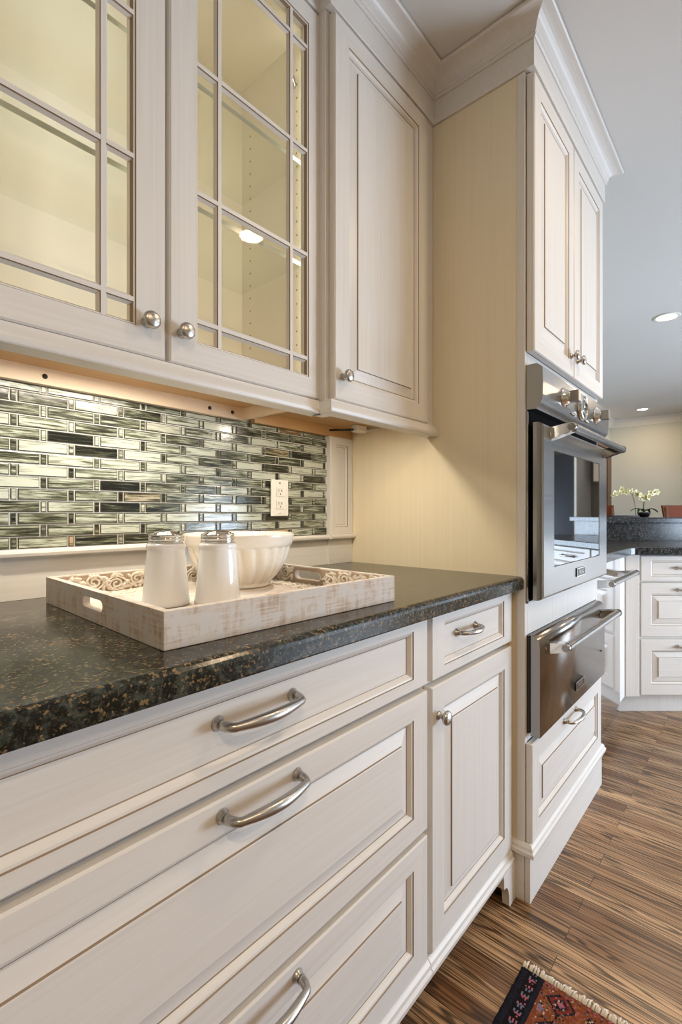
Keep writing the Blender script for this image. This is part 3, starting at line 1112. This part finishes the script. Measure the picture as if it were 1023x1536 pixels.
t = Thing('backsplash_ledge', 'cream wooden ledge and panelled corner strip framing the tiles above the counter', 'ledge', (-.7, -.01, .916))
t.part('lower_board', B(-1.40, -.0215 + .02, -.013, .0, .9156, 1.003), M['painth'])
t.part('shelf', MB().prism([(0.0, 1.003), (-.026, 1.003), (-.030, 1.006), (-.0315, 1.012), (-.030, 1.018), (-.027, 1.0195), (0.0, 1.0195)], 0, -1.40, -.131), M['painth'], bevel=.0006)
t.part('shelf', MB().prism([(0.0, 1.003), (-.034, 1.003), (-.038, 1.006), (-.0395, 1.012), (-.038, 1.018), (-.035, 1.0195), (0.0, 1.0195)], 0, -.131, -.0015), M['painth'], bevel=.0006)
t.part('lower_block', B(-.128, -.0015, -.021, -.0131, .9156, 1.003), M['painth'])
t.part('corner_panel', MB().panel(-.1215, -.0015, 1.0196, 1.3665, -.024, [(0, .0015, 0), (.0015, 0, 0), (.027, 0, 0), (.0282, .003, 1), (.031, .0035, 0), (.034, .008, 0), (.0352, .008, 1), (.036, .008, 0)], .022), FRONTM)

t = Thing('wall_outlet', 'white double wall outlet on the glass tile backsplash', 'outlet', (-.347, -.008, 1.143))
ox, oz = -.347, 1.143
t.part('cover_plate', B(ox - .036, ox + .036, -.0125, -.0076, oz - .0575, oz + .0575), M['plastic'], bevel=.002)
for dz in (-.020, .020):
    r_ = t.part('receptacle', B(ox - .0165, ox + .0165, -.0145, -.0125, oz + dz - .0145, oz + dz + .0145), M['plastic'], bevel=.0015)
    sl = MB().box(ox - .0075, ox - .0055, -.0149, -.0145, oz + dz - .001, oz + dz + .008).box(ox + .0050, ox + .0070, -.0149, -.0145, oz + dz, oz + dz + .007).box(ox - .002, ox + .002, -.0149, -.0145, oz + dz - .0095, oz + dz - .0055)
    t.part('slots', sl, M['dark'], r_)
for dz in (-.0475, .0475):
    t.part('screw', MB().lathe([(.003, -.0002), (.003, .001), (0, .0012)], (ox, -.0125, oz + dz), '-y', 12), M['nickel'])

# ------------------------------------------------------------------ tray, shakers, bowl
TZ = .9156
TX0, TX1, TY0, TY1, TT = -1.040, -.546, -.590, -.094, .012
t = Thing('serving_tray', 'square whitewashed wooden tray with carved inner sides on the dark counter', 'tray', (-.79, -.34, TZ), math.radians(-1.9))
# local so that the tray turns about its base
def tl(*a):
    return a


def holed_side(length, h, thick, hw, hz0, hz1):
    """plate in local (u, w) with a rounded slot, extruded by thick; returns verts, faces in (u, t, w)"""
    bm = bmesh.new()
    outer = [(-length / 2, 0), (length / 2, 0), (length / 2, h), (-length / 2, h)]
    r = (hz1 - hz0) / 2
    inner = []
    for i in range(9):
        a = -PI / 2 + PI * i / 8
        inner.append((hw - r + r * math.cos(a), (hz0 + hz1) / 2 + r * math.sin(a)))
    for i in range(9):
        a = PI / 2 + PI * i / 8
        inner.append((-hw + r + r * math.cos(a), (hz0 + hz1) / 2 + r * math.sin(a)))
    tris = tessellate_polygon([[Vector((*p, 0)) for p in outer], [Vector((*p, 0)) for p in reversed(inner)]])
    pts = outer + list(reversed(inner))
    k = len(pts)
    vs = [(p[0], 0, p[1]) for p in pts] + [(p[0], thick, p[1]) for p in pts]
    fs = [tuple(x) for x in tris] + [tuple(reversed([i + k for i in x])) for x in tris]
    for loop in (list(range(4)), list(range(4, k))):
        for a_, b_ in zip(loop, loop[1:] + loop[:1]):
            fs.append((a_, b_, b_ + k, a_ + k))
    return vs, fs


t.part('tray_floor', B(TX0 + .002, TX1 - .002, TY0 + .002, TY1 - .002, TZ, TZ + .010), M['washfloor'])
H = .0515
t.part('side', B(TX0, TX1, TY0, TY0 + TT, TZ, TZ + H), M['wash'], bevel=.001)
t.part('side', B(TX0, TX1, TY1 - TT, TY1, TZ, TZ + H), M['wash'], bevel=.001)
ln = TY1 - TY0 - 2 * TT - .0006
for xx, yc in ((TX0, -.366), (TX1 - TT, -.350)):
    vs, fs = holed_side(ln, H, TT, .043, .021, .039)
    mb = MB()
    ym = (TY0 + TY1) / 2
    mb.add([(xx + v_[1], ym + v_[0], TZ + v_[2]) for v_ in vs], fs)
    t.part('handle_side', mb, M['wash'], bevel=.0006)


def carving(length, height, seed, skip=None):
    """scrolling vine relief in (u, h) as thin tubes and leaves"""
    rg = random.Random(seed)
    mb = MB()
    n_ = max(2, int(length / .042))
    def P(u, w_, d_=0.0):
        return (u, -d_, w_)
    for i in range(n_):
        u0 = -length / 2 + (i + .5) * length / n_
        sg = 1 if i % 2 else -1
        cx, cz = u0, height * (.5 + .10 * sg)
        R = height * .40
        pts = []
        for j in range(22):
            a = j / 21 * 3.6 * PI
            r_ = R * (1 - .78 * j / 21)
            pts.append(P(cx + r_ * 1.15 * math.cos(a * sg), cz + r_ * math.sin(a * sg), .001))
        if skip and abs(u0 - skip) < .058:
            continue
        mb.tube(pts, .0026, 6)
        for q in range(15):
            a = rg.uniform(0, 2 * PI)
            d_ = rg.uniform(.5, 1.15) * height * .5
            lx, lz = cx + d_ * 1.2 * math.cos(a), cz + d_ * math.sin(a)
            if not (.003 < lz < height - .003):
                lz = min(max(lz, .004), height - .004)
            b_ = rg.uniform(0, PI)
            ll, lw = rg.uniform(.007, .011), rg.uniform(.003, .005)
            vv, ff_ = [], []
            for j in range(8):
                e_ = 2 * PI * j / 8
                px, pz = ll * math.cos(e_), lw * math.sin(e_)
                vv.append(P(lx + px * math.cos(b_) - pz * math.sin(b_), lz + px * math.sin(b_) + pz * math.cos(b_), 0))
            vv.append(P(lx, lz, .0065))
            for j in range(8):
                ff_.append((j, (j + 1) % 8, 8))
            mb.add(vv, ff_, 0, True)
    # wavy stem
    pts = [P(-length / 2 + length * j / 60, height * (.5 + .33 * math.sin(j / 60 * n_ * PI)), .0008) for j in range(61)]
    if not skip:
        mb.tube(pts, .002, 6)
    return mb


def place_carving(name, mb, fn):
    mb.v = [fn(p) for p in mb.v]
    return mb


hh = H - .012
cvm = carving(TX1 - TX0 - 2 * TT - .01, hh, 3)
yb = TY1 - TT
bg = MB().box(TX0 + TT + .001, TX1 - TT - .001, yb - .001, yb, TZ + .0105, TZ + H - .003)
bgo = t.part('carved_ground', bg, M['carvebg'], label='dark carved ground')
t.part('carved_scrolls', place_carving('c', cvm, lambda p: ((TX0 + TX1) / 2 + p[0], yb - .001 + p[1], TZ + .0105 + p[2] * .95)), M['carve'], bgo, recalc=True)
xr = TX1 - TT
bgm = MB()
vs, fs = holed_side(ln - .002, H - .0135, .001, .046, .0085, .031)
bgm.add([(xr - .001 + v_[1], (TY0 + TY1) / 2 + v_[0], TZ + .0105 + v_[2]) for v_ in vs], fs)
bgo = t.part('carved_ground', bgm, M['carvebg'], label='dark carved ground')
for oy_c, sd_c in ((-.1425, 5), (.1425, 6)):
    cvm = carving(.172, hh, sd_c)
    t.part('carved_scrolls', place_carving('c', cvm, lambda p: (xr - .001 + p[1], (TY0 + TY1) / 2 + oy_c - p[0], TZ + .0105 + p[2] * .95)), M['carve'], bgo)
# carved corner border on the tray floor
cvf = carving(TX1 - TX0 - 2 * TT - .02, .05, 9)
t.part('carved_floor_border', place_carving('c', cvf, lambda p: ((TX0 + TX1) / 2 + p[0], yb - .055 + p[2], TZ + .0102 - p[1] * .6)), M['carve'])
cvf = carving(ln - .13, .05, 12)
t.part('carved_floor_border', place_carving('c', cvf, lambda p: (xr - .004 - p[2], (TY0 + TY1) / 2 - .05 - p[0], TZ + .0102 - p[1] * .6)), M['carve'])

FZ = TZ + .0107


def shaker(x, y, label):
    t = Thing('shaker', label, 'shaker', (x, y, FZ), 0, 'white shakers on the tray')
    body = [(.0, 0), (.039, 0), (.0415, .0015), (.0425, .005), (.0418, .010), (.0405, .016), (.0392, .03), (.0358, .075), (.0332, .1005), (.0332, .103), (.0348, .1055), (.0348, .1095), (.0335, .1125), (.030, .1135), (.0, .1135)]
    t.part('body', MB().lathe(body, (x, y, FZ), 'z', 48), M['ceramic'])
    lid = [(.0305, .1137), (.0305, .117), (.0298, .118), (.0298, .1195), (.0308, .1205), (.0308, .123), (.0298, .124), (.0298, .1255), (.0306, .1265), (.0306, .129), (.0295, .1302), (.026, .1306), (.0255, .1312), (.024, .1330), (.018, .1352), (.009, .1364), (.0, .1367)]
    lo = t.part('lid', MB().lathe(lid, (x, y, FZ), 'z', 48), M['chrome'], label='shiny metal lid')
    hm = MB()
    for r_, k in ((.0, 1), (.008, 6), (.015, 10)):
        for i in range(k):
            a = 2 * PI * i / k
            zz = .1367 - (r_ / .024) ** 2 * .0036
            hm.lathe([(.0012, -.001), (.0012, .0004), (0, .0004)], (x + r_ * math.cos(a), y + r_ * math.sin(a), FZ + zz), 'z', 6)
    t.part('shake_holes', hm, M['dark'], lo)


shaker(-.9115, -.3375, 'white ceramic shaker with metal lid, nearer the left handle side of the tray')
shaker(-.8440, -.4020, 'white ceramic shaker with metal lid, standing in front of the ribbed bowl')

# ribbed bowl
bx, by = -.672, -.2385
t = Thing('ribbed_bowl', 'white ribbed ceramic bowl standing at the back of the tray', 'bowl', (bx, by, FZ))
NS = 22 * 10
prof = [(.066, 0, 0), (.070, .001, 0), (.071, .004, 0), (.0685, .007, 0), (.072, .011, .6), (.083, .023, 1), (.096, .042, 1), (.1065, .062, 1), (.1135, .080, .9), (.1165, .090, .55), (.1180, .0925, 0), (.1215, .094, 0), (.1235, .1015, 0), (.1265, .115, 0), (.1272, .1195, 0), (.1262, .1215, 0), (.1240, .1218, 0), (.1215, .119, 0), (.114, .098, 0), (.102, .07, 0), (.085, .04, 0), (.06, .018, 0), (.03, .011, 0), (.001, .010, 0)]
vs, fs = [], []
for i, (r_, h_, am) in enumerate(prof):
    for j in range(NS):
        a = 2 * PI * j / NS
        tw = a + h_ * 2.2
        rib = abs(math.sin(11 * tw))
        rr = r_ + am * (.0105 * rib ** .65 - .0070)
        vs.append((bx + rr * math.cos(a), by + rr * math.sin(a), FZ + h_))
for i in range(len(prof) - 1):
    for j in range(NS):
        a, b_ = i * NS + j, i * NS + (j + 1) % NS
        fs.append((a, b_, b_ + NS, a + NS))
fs.append(tuple(range(NS)))
fs.append(tuple((len(prof) - 1) * NS + j for j in range(NS)))
t.part('bowl_body', MB().add(vs, fs, 0, True), M['ivory'])

# ------------------------------------------------------------------ dishwasher
t = Thing('dishwasher', 'stainless dishwasher with bar handle under the far granite counter', 'dishwasher', (1.14, -.31, 0))
t.part('body', B(.832, 1.448, -.585, -.02, .11, .872), M['black'])
dwd = t.part('door', B(.834, 1.446, -.610, -.586, .108, .868), M['mirrorsteel'], bevel=.003)
bar_handle(t, dwd, .878, 1.415, -.690, .800, -.610, r=.013, drop=.012)
t.part('toe_panel', B(.834, 1.625, -.569, -.56, .001, .107), M['mirrorsteel'])

# ------------------------------------------------------------------ peninsula (turned across the corner)
PO = (1.564, -.612, 0)
PR = -(PI / 2 - TH)
cr, sr = math.cos(PR), math.sin(PR)


def pw(x, y):
    return (PO[0] + x * cr - y * sr, PO[1] + x * sr + y * cr)


t = Thing('peninsula_cabinet', 'white base cabinet with three drawers set diagonally under the far granite counter', 'cabinet', PO, PR, local=True)
c = MB().box(.004, 1.60, .021, .60, .118, .874)
c.box(.015, 1.58, .094, .104, .001, .118)
t.part('carcass', c, M['paint'])
t.part('corner_post', MB().box(0, .076, 0, .0205, .118, .874).box(.003, .074, -.0015, 0, .118, .874), M['paint'], bevel=.0015)
cf = MB()
ci, si = math.cos(-PR), math.sin(-PR)
def inv(X, Y):
    dx, dy = X - PO[0], Y - PO[1]
    return (dx * cr + dy * sr, -dx * sr + dy * cr)
cf.prism([inv(1.45, -.609), inv(1.561, -.609), inv(1.561, -.585), inv(1.45, -.585)], 2, .118, .874)
t.part('corner_filler', cf, M['paint'])
for z0, z1, pr in ((.733, .868, FLAT), (.436, .724, RAISED), (.124, .422, RAISED)):
    dr = t.part('drawer', MB().panel(.083, .578, z0, z1, 0, pr, .0205, centre=1, fx=.055, fz=.024 if pr is FLAT else .058), FRONTM)
    yy = .0105 if z0 > .7 else 0
    t.part('handle', pull_mb(.345, yy, (z1 - .037) if z0 < .7 else .802, .150, r=.005), M['nickel'], dr)
for x0, x1 in ((.590, 1.09), (1.10, 1.59)):
    dr = t.part('drawer', MB().panel(x0, x1, .733, .868, 0, FLAT, .0205, centre=1, fx=.055, fz=.024), FRONTM)
    t.part('handle', pull_mb((x0 + x1) / 2, .0105, .806, .150, r=.005), M['nickel'], dr)
    dd = t.part('door', MB().panel(x0, x1, .124, .724, 0, RAISED, .0205), FRONTM)
    t.part('knob', knob_mb(x0 + .03, 0, .69), M['nickel'], dd)

pc = [(L + .017, -.003), (L + .017, -.645), (1.535, -.645), pw(.03, -.036)]
pc += [pw(1.62, -.036), pw(1.62, .598), pw(-.19, .598)]
xx = pw(-.19, .598)
pc[-1] = (pw(-.30, .598)[0], -.003)
o = MB().prism(pc, 2, .8755, .9152).build('granite_countertop', M['granite2'], bevel=.004, seg=3)
tag(o, 'polished dark granite counter turning the corner beyond the oven cabinet', 'countertop')

t = Thing('raised_granite_bar', 'raised speckled granite bar ledge behind the far counter', 'bar counter', PO, PR, local=True)
t.part('splash', B(-.27, 1.66, .60, .622, .9155, 1.030), M['granite2'], bevel=.001)
t.part('bar_top', MB().prism([(-.300, .575), (1.70, .575), (1.70, .96), (.045, .96)], 2, 1.0305, 1.068), M['granite2'], bevel=.006, seg=3)
t.part('half_wall', MB().prism([(-.22, .623), (1.66, .623), (1.66, .74), (-.12, .74)], 2, .0005, 1.030), M['trimw'], label='white painted half wall')

# ------------------------------------------------------------------ orchid, tray on the bar, stools
ox_, oy_ = .635, .845
t = Thing('potted_orchid', 'pale yellow orchid in a black pot standing on the far granite bar', 'orchid', (*pw(ox_, oy_), 1.0685), PR, local=True)
t.part('pot', MB().lathe([(.0, 0), (.026, 0), (.032, .004), (.040, .026), (.041, .034), (.036, .036), (.0, .034)], (0, 0, 0), 'z', 24), M['pot'])
lv = []
for a, ln_, dr_ in ((0.1, .105, .02), (.5, .08, .03), (2.9, .085, .012), (3.6, .07, .025), (-.5, .085, .016), (1.7, .06, .02)):
    mb = MB()
    vs, fs = [], []
    for i in range(8):
        u = i / 7
        w_ = .015 * math.sin(PI * min(1, .12 + .86 * u)) + .001
        cxx, czz = ln_ * u, .036 + .03 * math.sin(PI * .8 * u) - dr_ * u * u
        for q, dz in ((-1, .002), (0, -.002), (1, .002)):
            px, py = cxx, q * w_
            vs.append((px * math.cos(a) - py * math.sin(a), px * math.sin(a) + py * math.cos(a), czz + dz))
    for i in range(7):
        for q in range(2):
            k = i * 3 + q
            fs.append((k, k + 1, k + 4, k + 3))
    lo = t.part('leaf', mb.add(vs, fs, 0, True), M['leaf'], recalc=False)
    md = lo.modifiers.new('leaf_thickness', 'SOLIDIFY')
    md.thickness = .0015


def arc(pts, nseg=14):
    out = []
    P = [Vector(p) for p in pts]
    P = [P[0]] + P + [P[-1]]
    for i in range(1, len(P) - 2):
        for j in range(nseg):
            u = j / nseg
            a, b_, c_, d_ = P[i - 1], P[i], P[i + 1], P[i + 2]
            out.append(.5 * ((2 * b_) + (c_ - a) * u + (2 * a - 5 * b_ + 4 * c_ - d_) * u * u + (3 * b_ - a - 3 * c_ + d_) * u ** 3))
    out.append(P[-1])
    return out


st1 = arc([(-.055, 0, .0), (-.06, 0, .06), (-.075, -.005, .13), (-.098, -.01, .172), (-.15, -.015, .188), (-.215, -.02, .176), (-.245, -.025, .148)])
st2 = arc([(0, 0, .03), (.002, 0, .09), (.008, -.005, .125), (.035, -.01, .16), (.07, -.015, .178)])
st3 = arc([(0, 0, .03), (-.001, .005, .09), (-.004, .0, .12), (-.03, -.01, .145), (-.06, -.012, .165)])
for s_ in (st1, st2, st3):
    t.part('stem', MB().tube(s_, .0024, 6), M['stem'])
random.seed(5)


def blossom(c_, s_):
    mb = MB()
    az = random.uniform(-.7, .7)
    tl_ = random.uniform(-.3, .4)
    R = Matrix.Rotation(az, 3, 'Z') @ Matrix.Rotation(tl_, 3, 'X')
    rot0 = random.uniform(0, 2 * PI)
    for k in range(5):
        a = rot0 + 2 * PI * k / 5
        vs = [Vector((0, 0, 0))]
        ring = []
        for i in range(9):
            u = -1 + 2 * i / 8
            w_ = .55 * math.sqrt(max(0, 1 - u * u))
            ring.append((.5 + .5 * u, w_))
        vv, ff_ = [], []
        for (l_, w_) in ring:
            for q in (-1, 0, 1):
                x_, y_ = l_ * s_, q * w_ * s_ * .6
                d_ = -.12 * s_ * (l_ ** 2) + (.06 * s_ if q == 0 else 0)
                p = R @ Vector((x_ * math.cos(a) - y_ * math.sin(a), d_, x_ * math.sin(a) + y_ * math.cos(a)))
                vv.append(c_ + p)
        for i in range(8):
            for q in range(2):
                kk = i * 3 + q
                ff_.append((kk, kk + 1, kk + 4, kk + 3))
        mb.add(vv, ff_, 0, True)
    dirn = R @ Vector((0, -1, 0))
    mb.tube([c_, c_ + dirn * s_ * .25, c_ + dirn * s_ * .4], [s_ * .16, s_ * .14, s_ * .03], 8, 1)
    t.part('blossom', mb, [M['petal'], M['petalc']], recalc=False)


for s_, lo_, hi_, k in ((st1, .52, .97, 10), (st2, .50, 1.0, 9), (st3, .55, 1.0, 7)):
    for i in range(k):
        p = s_[int((lo_ + (hi_ - lo_) * i / (k - 1)) * (len(s_) - 1))]
        blossom(p + Vector((random.uniform(-.008, .008), random.uniform(-.02, .005), random.uniform(-.012, .012))), random.uniform(.019, .026))
t.part('flower_bud', MB().lathe([(.0, -.008), (.004, -.004), (.005, .002), (.003, .008), (0, .010)], (-.248, -.025, .143), 'z', 10), M['leaf'])

cx_, cy_ = pw(.505, .80)
t = Thing('flat_tray', 'thin dark tray lying on the far bar beside the orchid', 'tray', (cx_, cy_, 1.0685), PR, local=True)
t.part('tray_floor', B(-.15, .035, -.06, .10, 0, .004), M['black'])
for a in ((-.15, .035, -.06, -.055), (-.15, .035, .095, .10), (-.15, -.145, -.055, .095), (.030, .035, -.055, .095)):
    t.part('rim', B(a[0], a[1], a[2], a[3], .004, .012), M['black'])


def stool(x, y, label, lean):
    t = Thing('bar_stool', label, 'bar stool', (*pw(x, y), 0), PR, 'bar stools behind the far bar', local=True)
    w = .21
    sm = MB().box(-w, w, -.20, .20, .70, .745)
    t.part('seat', sm, M['cherry'], bevel=.012)
    # curved back panel
    vs, fs = [], []
    for i in range(13):
        u = -1 + 2 * i / 12
        yy = .20 + .035 * (1 - u * u)
        for zz, ly in ((.93, 0), (1.165, .03)):
            ww = w * (1.0 if zz < 1 else 1.0 + lean)
            for th_ in (0, .022):
                vs.append((u * ww, yy + ly + th_, zz))
    for i in range(12):
        k = i * 4
        fs += [(k, k + 4, k + 6, k + 2), (k + 1, k + 3, k + 7, k + 5), (k + 2, k + 6, k + 7, k + 3), (k, k + 1, k + 5, k + 4)]
    fs += [(0, 2, 3, 1), (48, 49, 51, 50)]
    t.part('backrest', MB().add(vs, fs), M['cherry'], bevel=.003)
    for sx in (-1, 1):
        t.part('leg', MB().tube([(sx * .205, -.19, 0), (sx * .185, -.18, .70)], [.014, .018], 8), M['walnut'])
        t.part('leg', MB().tube([(sx * .205, .205, 0), (sx * .19, .19, .72), (sx * .196, .235, 1.15)], [.014, .018, .014], 8), M['walnut'])
        t.part('stretcher', MB().tube([(sx * .198, -.185, .25), (sx * .198, .198, .25)], .010, 8), M['walnut'])
    for yy in (-.186, .199):
        t.part('stretcher', MB().tube([(-.198, yy, .28), (.198, yy, .28)], .010, 8), M['walnut'])


stool(.622, 1.33, 'reddish brown wooden bar stool behind the bar, nearest the oven', 0.0)
stool(1.478, 1.33, 'reddish brown wooden bar stool behind the bar, right of the orchid', .09)

# ------------------------------------------------------------------ ceiling lights
LBL = {(2.686, -.656): 'lit recessed ceiling light nearer the tall oven cabinet', (6.05, .03): 'lit recessed ceiling light near the far sage wall'}
for lx, ly in ((2.686, -.656), (6.05, .03), (.137, -1.383), (1.75, -2.3), (-.8, -2.6), (-1.9, -2.0), (4.3, -2.0)):  # leftmost can is unseen, added as warm fill for ledge, shakers and side panel
    lab = LBL.get((lx, ly), 'lit recessed ceiling light over the kitchen floor at (%d)' % 0 if False else None)
    if lab is None:
        lab = {(.137, -1.383): 'recessed ceiling light mirrored in the glass cabinet door', (1.75, -2.3): 'recessed ceiling light over the floor by the dishwasher end', (-1.9, -2.0): 'unseen recessed ceiling light added to fill the counter with the tray', (-.8, -2.6): 'recessed ceiling light over the floor at the left end', (4.3, -2.0): 'recessed ceiling light near the refrigerator'}[(lx, ly)]
    t = Thing('recessed_light', lab, 'ceiling light', (lx, ly, CEIL), 0, 'recessed ceiling lights', local=True)
    rg_ = MB().lathe([(.058, -.0005), (.080, -.0005), (.082, -.003), (.078, -.006), (.062, -.007), (.058, -.004)], (0, 0, 0), 'z', 40, ring=True)
    t.part('trim_ring', rg_, M['trimw'])
    t.part('lens', MB().lathe([(.0, -.0005), (.0575, -.0005), (.0575, -.003), (.0, -.0045)], (0, 0, 0), 'z', 36), M['lens'], label='glowing lens')
    area('can_lamp', (0, 0, -.0055), (0, 0, 0), .11, 0, CAN_POWER * {.137: .68, -1.9: 1.75}.get(lx, 1), CANC, t.o, True)

# ------------------------------------------------------------------ rug
RX1, RY1 = -.205, -.727
t = Thing('runner_rug', 'red and navy oriental runner rug with cream fringe on the oak floor', 'rug', (-1.0, -1.1, 0))
x0r, y0r = -1.75, -1.50
CELL = .0034
nx, ny = int((RX1 - x0r) / CELL), int((RY1 - y0r) / CELL)
NAVY, BLK, RUST, RED, CREAM, PINK, BLUE, TEAL, ORG = (.016, .017, .026), (.012, .010, .011), (.23, .065, .03), (.20, .035, .025), (.50, .44, .33), (.45, .13, .17), (.17, .18, .27), (.07, .12, .11), (.33, .12, .045)
rgr = random.Random(21)


def knot(i, j):
    c_ = weave(i, j)
    if j > 15 and rgr.random() < .13:
        return rgr.choice((NAVY, BLK, PINK, BLUE, CREAM, TEAL, ORG))
    return c_


def weave(i, j):
    """i cells from the fringed end, j cells from the long edge"""
    if j < 5:
        return NAVY if rgr.random() < .85 else BLK
    if j < 13:
        q = (i + (2 if j % 2 else 0)) % 7
        if 7 <= j <= 11 and q in (0, 1, 2) and rgr.random() < .8:
            return PINK if (i // 7) % 2 else BLUE
        return BLK
    if j < 16:
        return NAVY
    jj = j - 16
    if i < 3:
        return PINK if rgr.random() < .25 else RUST
    if jj < 2 or i < 5:
        return RUST
    # outer band of stepped diamonds
    if jj < 26:
        p, q = i % 22 - 11, jj - 13
        d_ = abs(p) * 1.1 + abs(q)
        if d_ < 3:
            return CREAM if (i // 22) % 2 else PINK
        if d_ < 5:
            return TEAL if (i // 22) % 2 else NAVY
        if d_ < 8:
            return RED
        if d_ < 10:
            return NAVY
        if abs(abs(p) - 10) < 2 and abs(abs(q) - 10) < 2:
            return PINK if rgr.random() < .5 else BLUE
        return RUST if rgr.random() < .8 else ORG
    if jj < 28 or i < 9:
        return RUST
    if jj < 31 or i < 12:
        return BLK if (i + jj) % 5 else CREAM
    # cream medallion field
    p, q = (i - 12) % 60 - 30, jj - 31 - 26
    d_ = abs(p) + abs(q) * .9
    if d_ < 6:
        return PINK
    if d_ < 10:
        return NAVY
    if d_ < 17:
        return RED
    if d_ < 24:
        return CREAM if (p * 3 + q * 5) % 7 else BLUE
    if d_ < 27:
        return NAVY
    if (p // 3 + q // 3) % 6 == 0:
        return CREAM
    return RUST if rgr.random() < .85 else RED


vs, fs, cols = [], [], []
for j in range(ny + 1):
    for i in range(nx + 1):
        e = min(i, j, ny - j, 2)
        vs.append((RX1 - i * CELL, RY1 - j * CELL + .0004 * math.sin(i * .7), .007 + rgr.uniform(-.0012, .0012) - (.003 if e == 0 else 0)))
for j in range(ny):
    jm = min(j, ny - 1 - j)
    for i in range(nx):
        a = j * (nx + 1) + i
        fs.append((a, a + nx + 1, a + nx + 2, a + 1))
        cols.append(knot(i, jm))
# closed underside
o0 = len(vs)
vs += [(RX1, RY1, .001), (x0r, RY1, .001), (x0r, y0r, .001), (RX1, y0r, .001)]
fs.append((o0, o0 + 1, o0 + 2, o0 + 3))
cols.append(NAVY)
ro = t.part('pile', MB().add(vs, fs, 0, True), M['rug'], recalc=False)
ca_ = ro.data.color_attributes.new('knots', 'FLOAT_COLOR', 'CORNER')
for p, cc in zip(ro.data.polygons, cols):
    for li in p.loop_indices:
        ca_.data[li].color = (*cc, 1)
fr = MB()
k = int((RY1 - y0r) / .0065)
for i in range(k):
    y_ = RY1 - .004 - i * .0065
    for s_ in range(2):
        ln_ = rgr.uniform(.012, .024)
        dy = rgr.uniform(-.006, .006)
        yy = y_ + rgr.uniform(-.002, .002)
        fr.tube([(RX1 - .004, yy, .006), (RX1 + ln_ * .5, yy + dy * .4, .009), (RX1 + ln_, yy + dy, .003)], [.0026, .0024, .0012], 5)
t.part('fringe', fr, M['fringe'], label='cream fringe of knotted yarn')
t.o.children[-1]['kind'] = 'stuff'

# ------------------------------------------------------------------ far end of the room (seen mirrored in the oven glass)
struct('wall_partition', B(5.66, 5.74, YO, -1.25, 0, CEIL), simple('taupe_wall_paint', (0.16, 0.14, 0.12), 0.8))
t = Thing('refrigerator', 'tall dark stainless refrigerator mirrored in the oven window', 'refrigerator', (5.33, -2.44, 0))
t.part('body', B(5.06, 5.655, -2.89, -1.985, .01, 1.85), M['fridge'])
for y0_, y1_, hy in ((-2.885, -2.44, -2.475), (-2.435, -1.99, -2.40)):
    dd = t.part('door', B(5.03, 5.059, y0_, y1_, .10, 1.845), M['fridge'], bevel=.004)
    t.part('handle', MB().tube([(4.985, hy, .7), (4.985, hy, 1.6)], .012, 12).tube([(5.03, hy, .75), (4.985, hy, .75)], .008, 8).tube([(5.03, hy, 1.55), (4.985, hy, 1.55)], .008, 8), M['steel'], dd)
t = Thing('filler_board', 'tall white end board beside the dark refrigerator', 'board', (5.3, -1.965, 0))
t.part('panel', B(4.99, 5.655, -1.98, -1.955, .001, 2.35), M['trimw'], bevel=.001)
t = Thing('mirrored_wall_cabinet', 'cream wall cabinet beyond the refrigerator panel, mirrored in the oven glass', 'cabinet', (5.5, -1.55, 1.50), -PI / 2, local=True)
t.part('carcass', B(-.28, .30, -.13, .155, 0, .85), M['paint'])
for x0_, x1_, kx in ((-.28, .005, -.03), (.01, .30, .04)):
    dd = t.part('door', MB().panel(x0_, x1_, 0.004, .846, -.152, RAISED, .0215), FRONTM)
    t.part('knob', knob_mb(kx, -.152, .06), M['nickel'], dd)
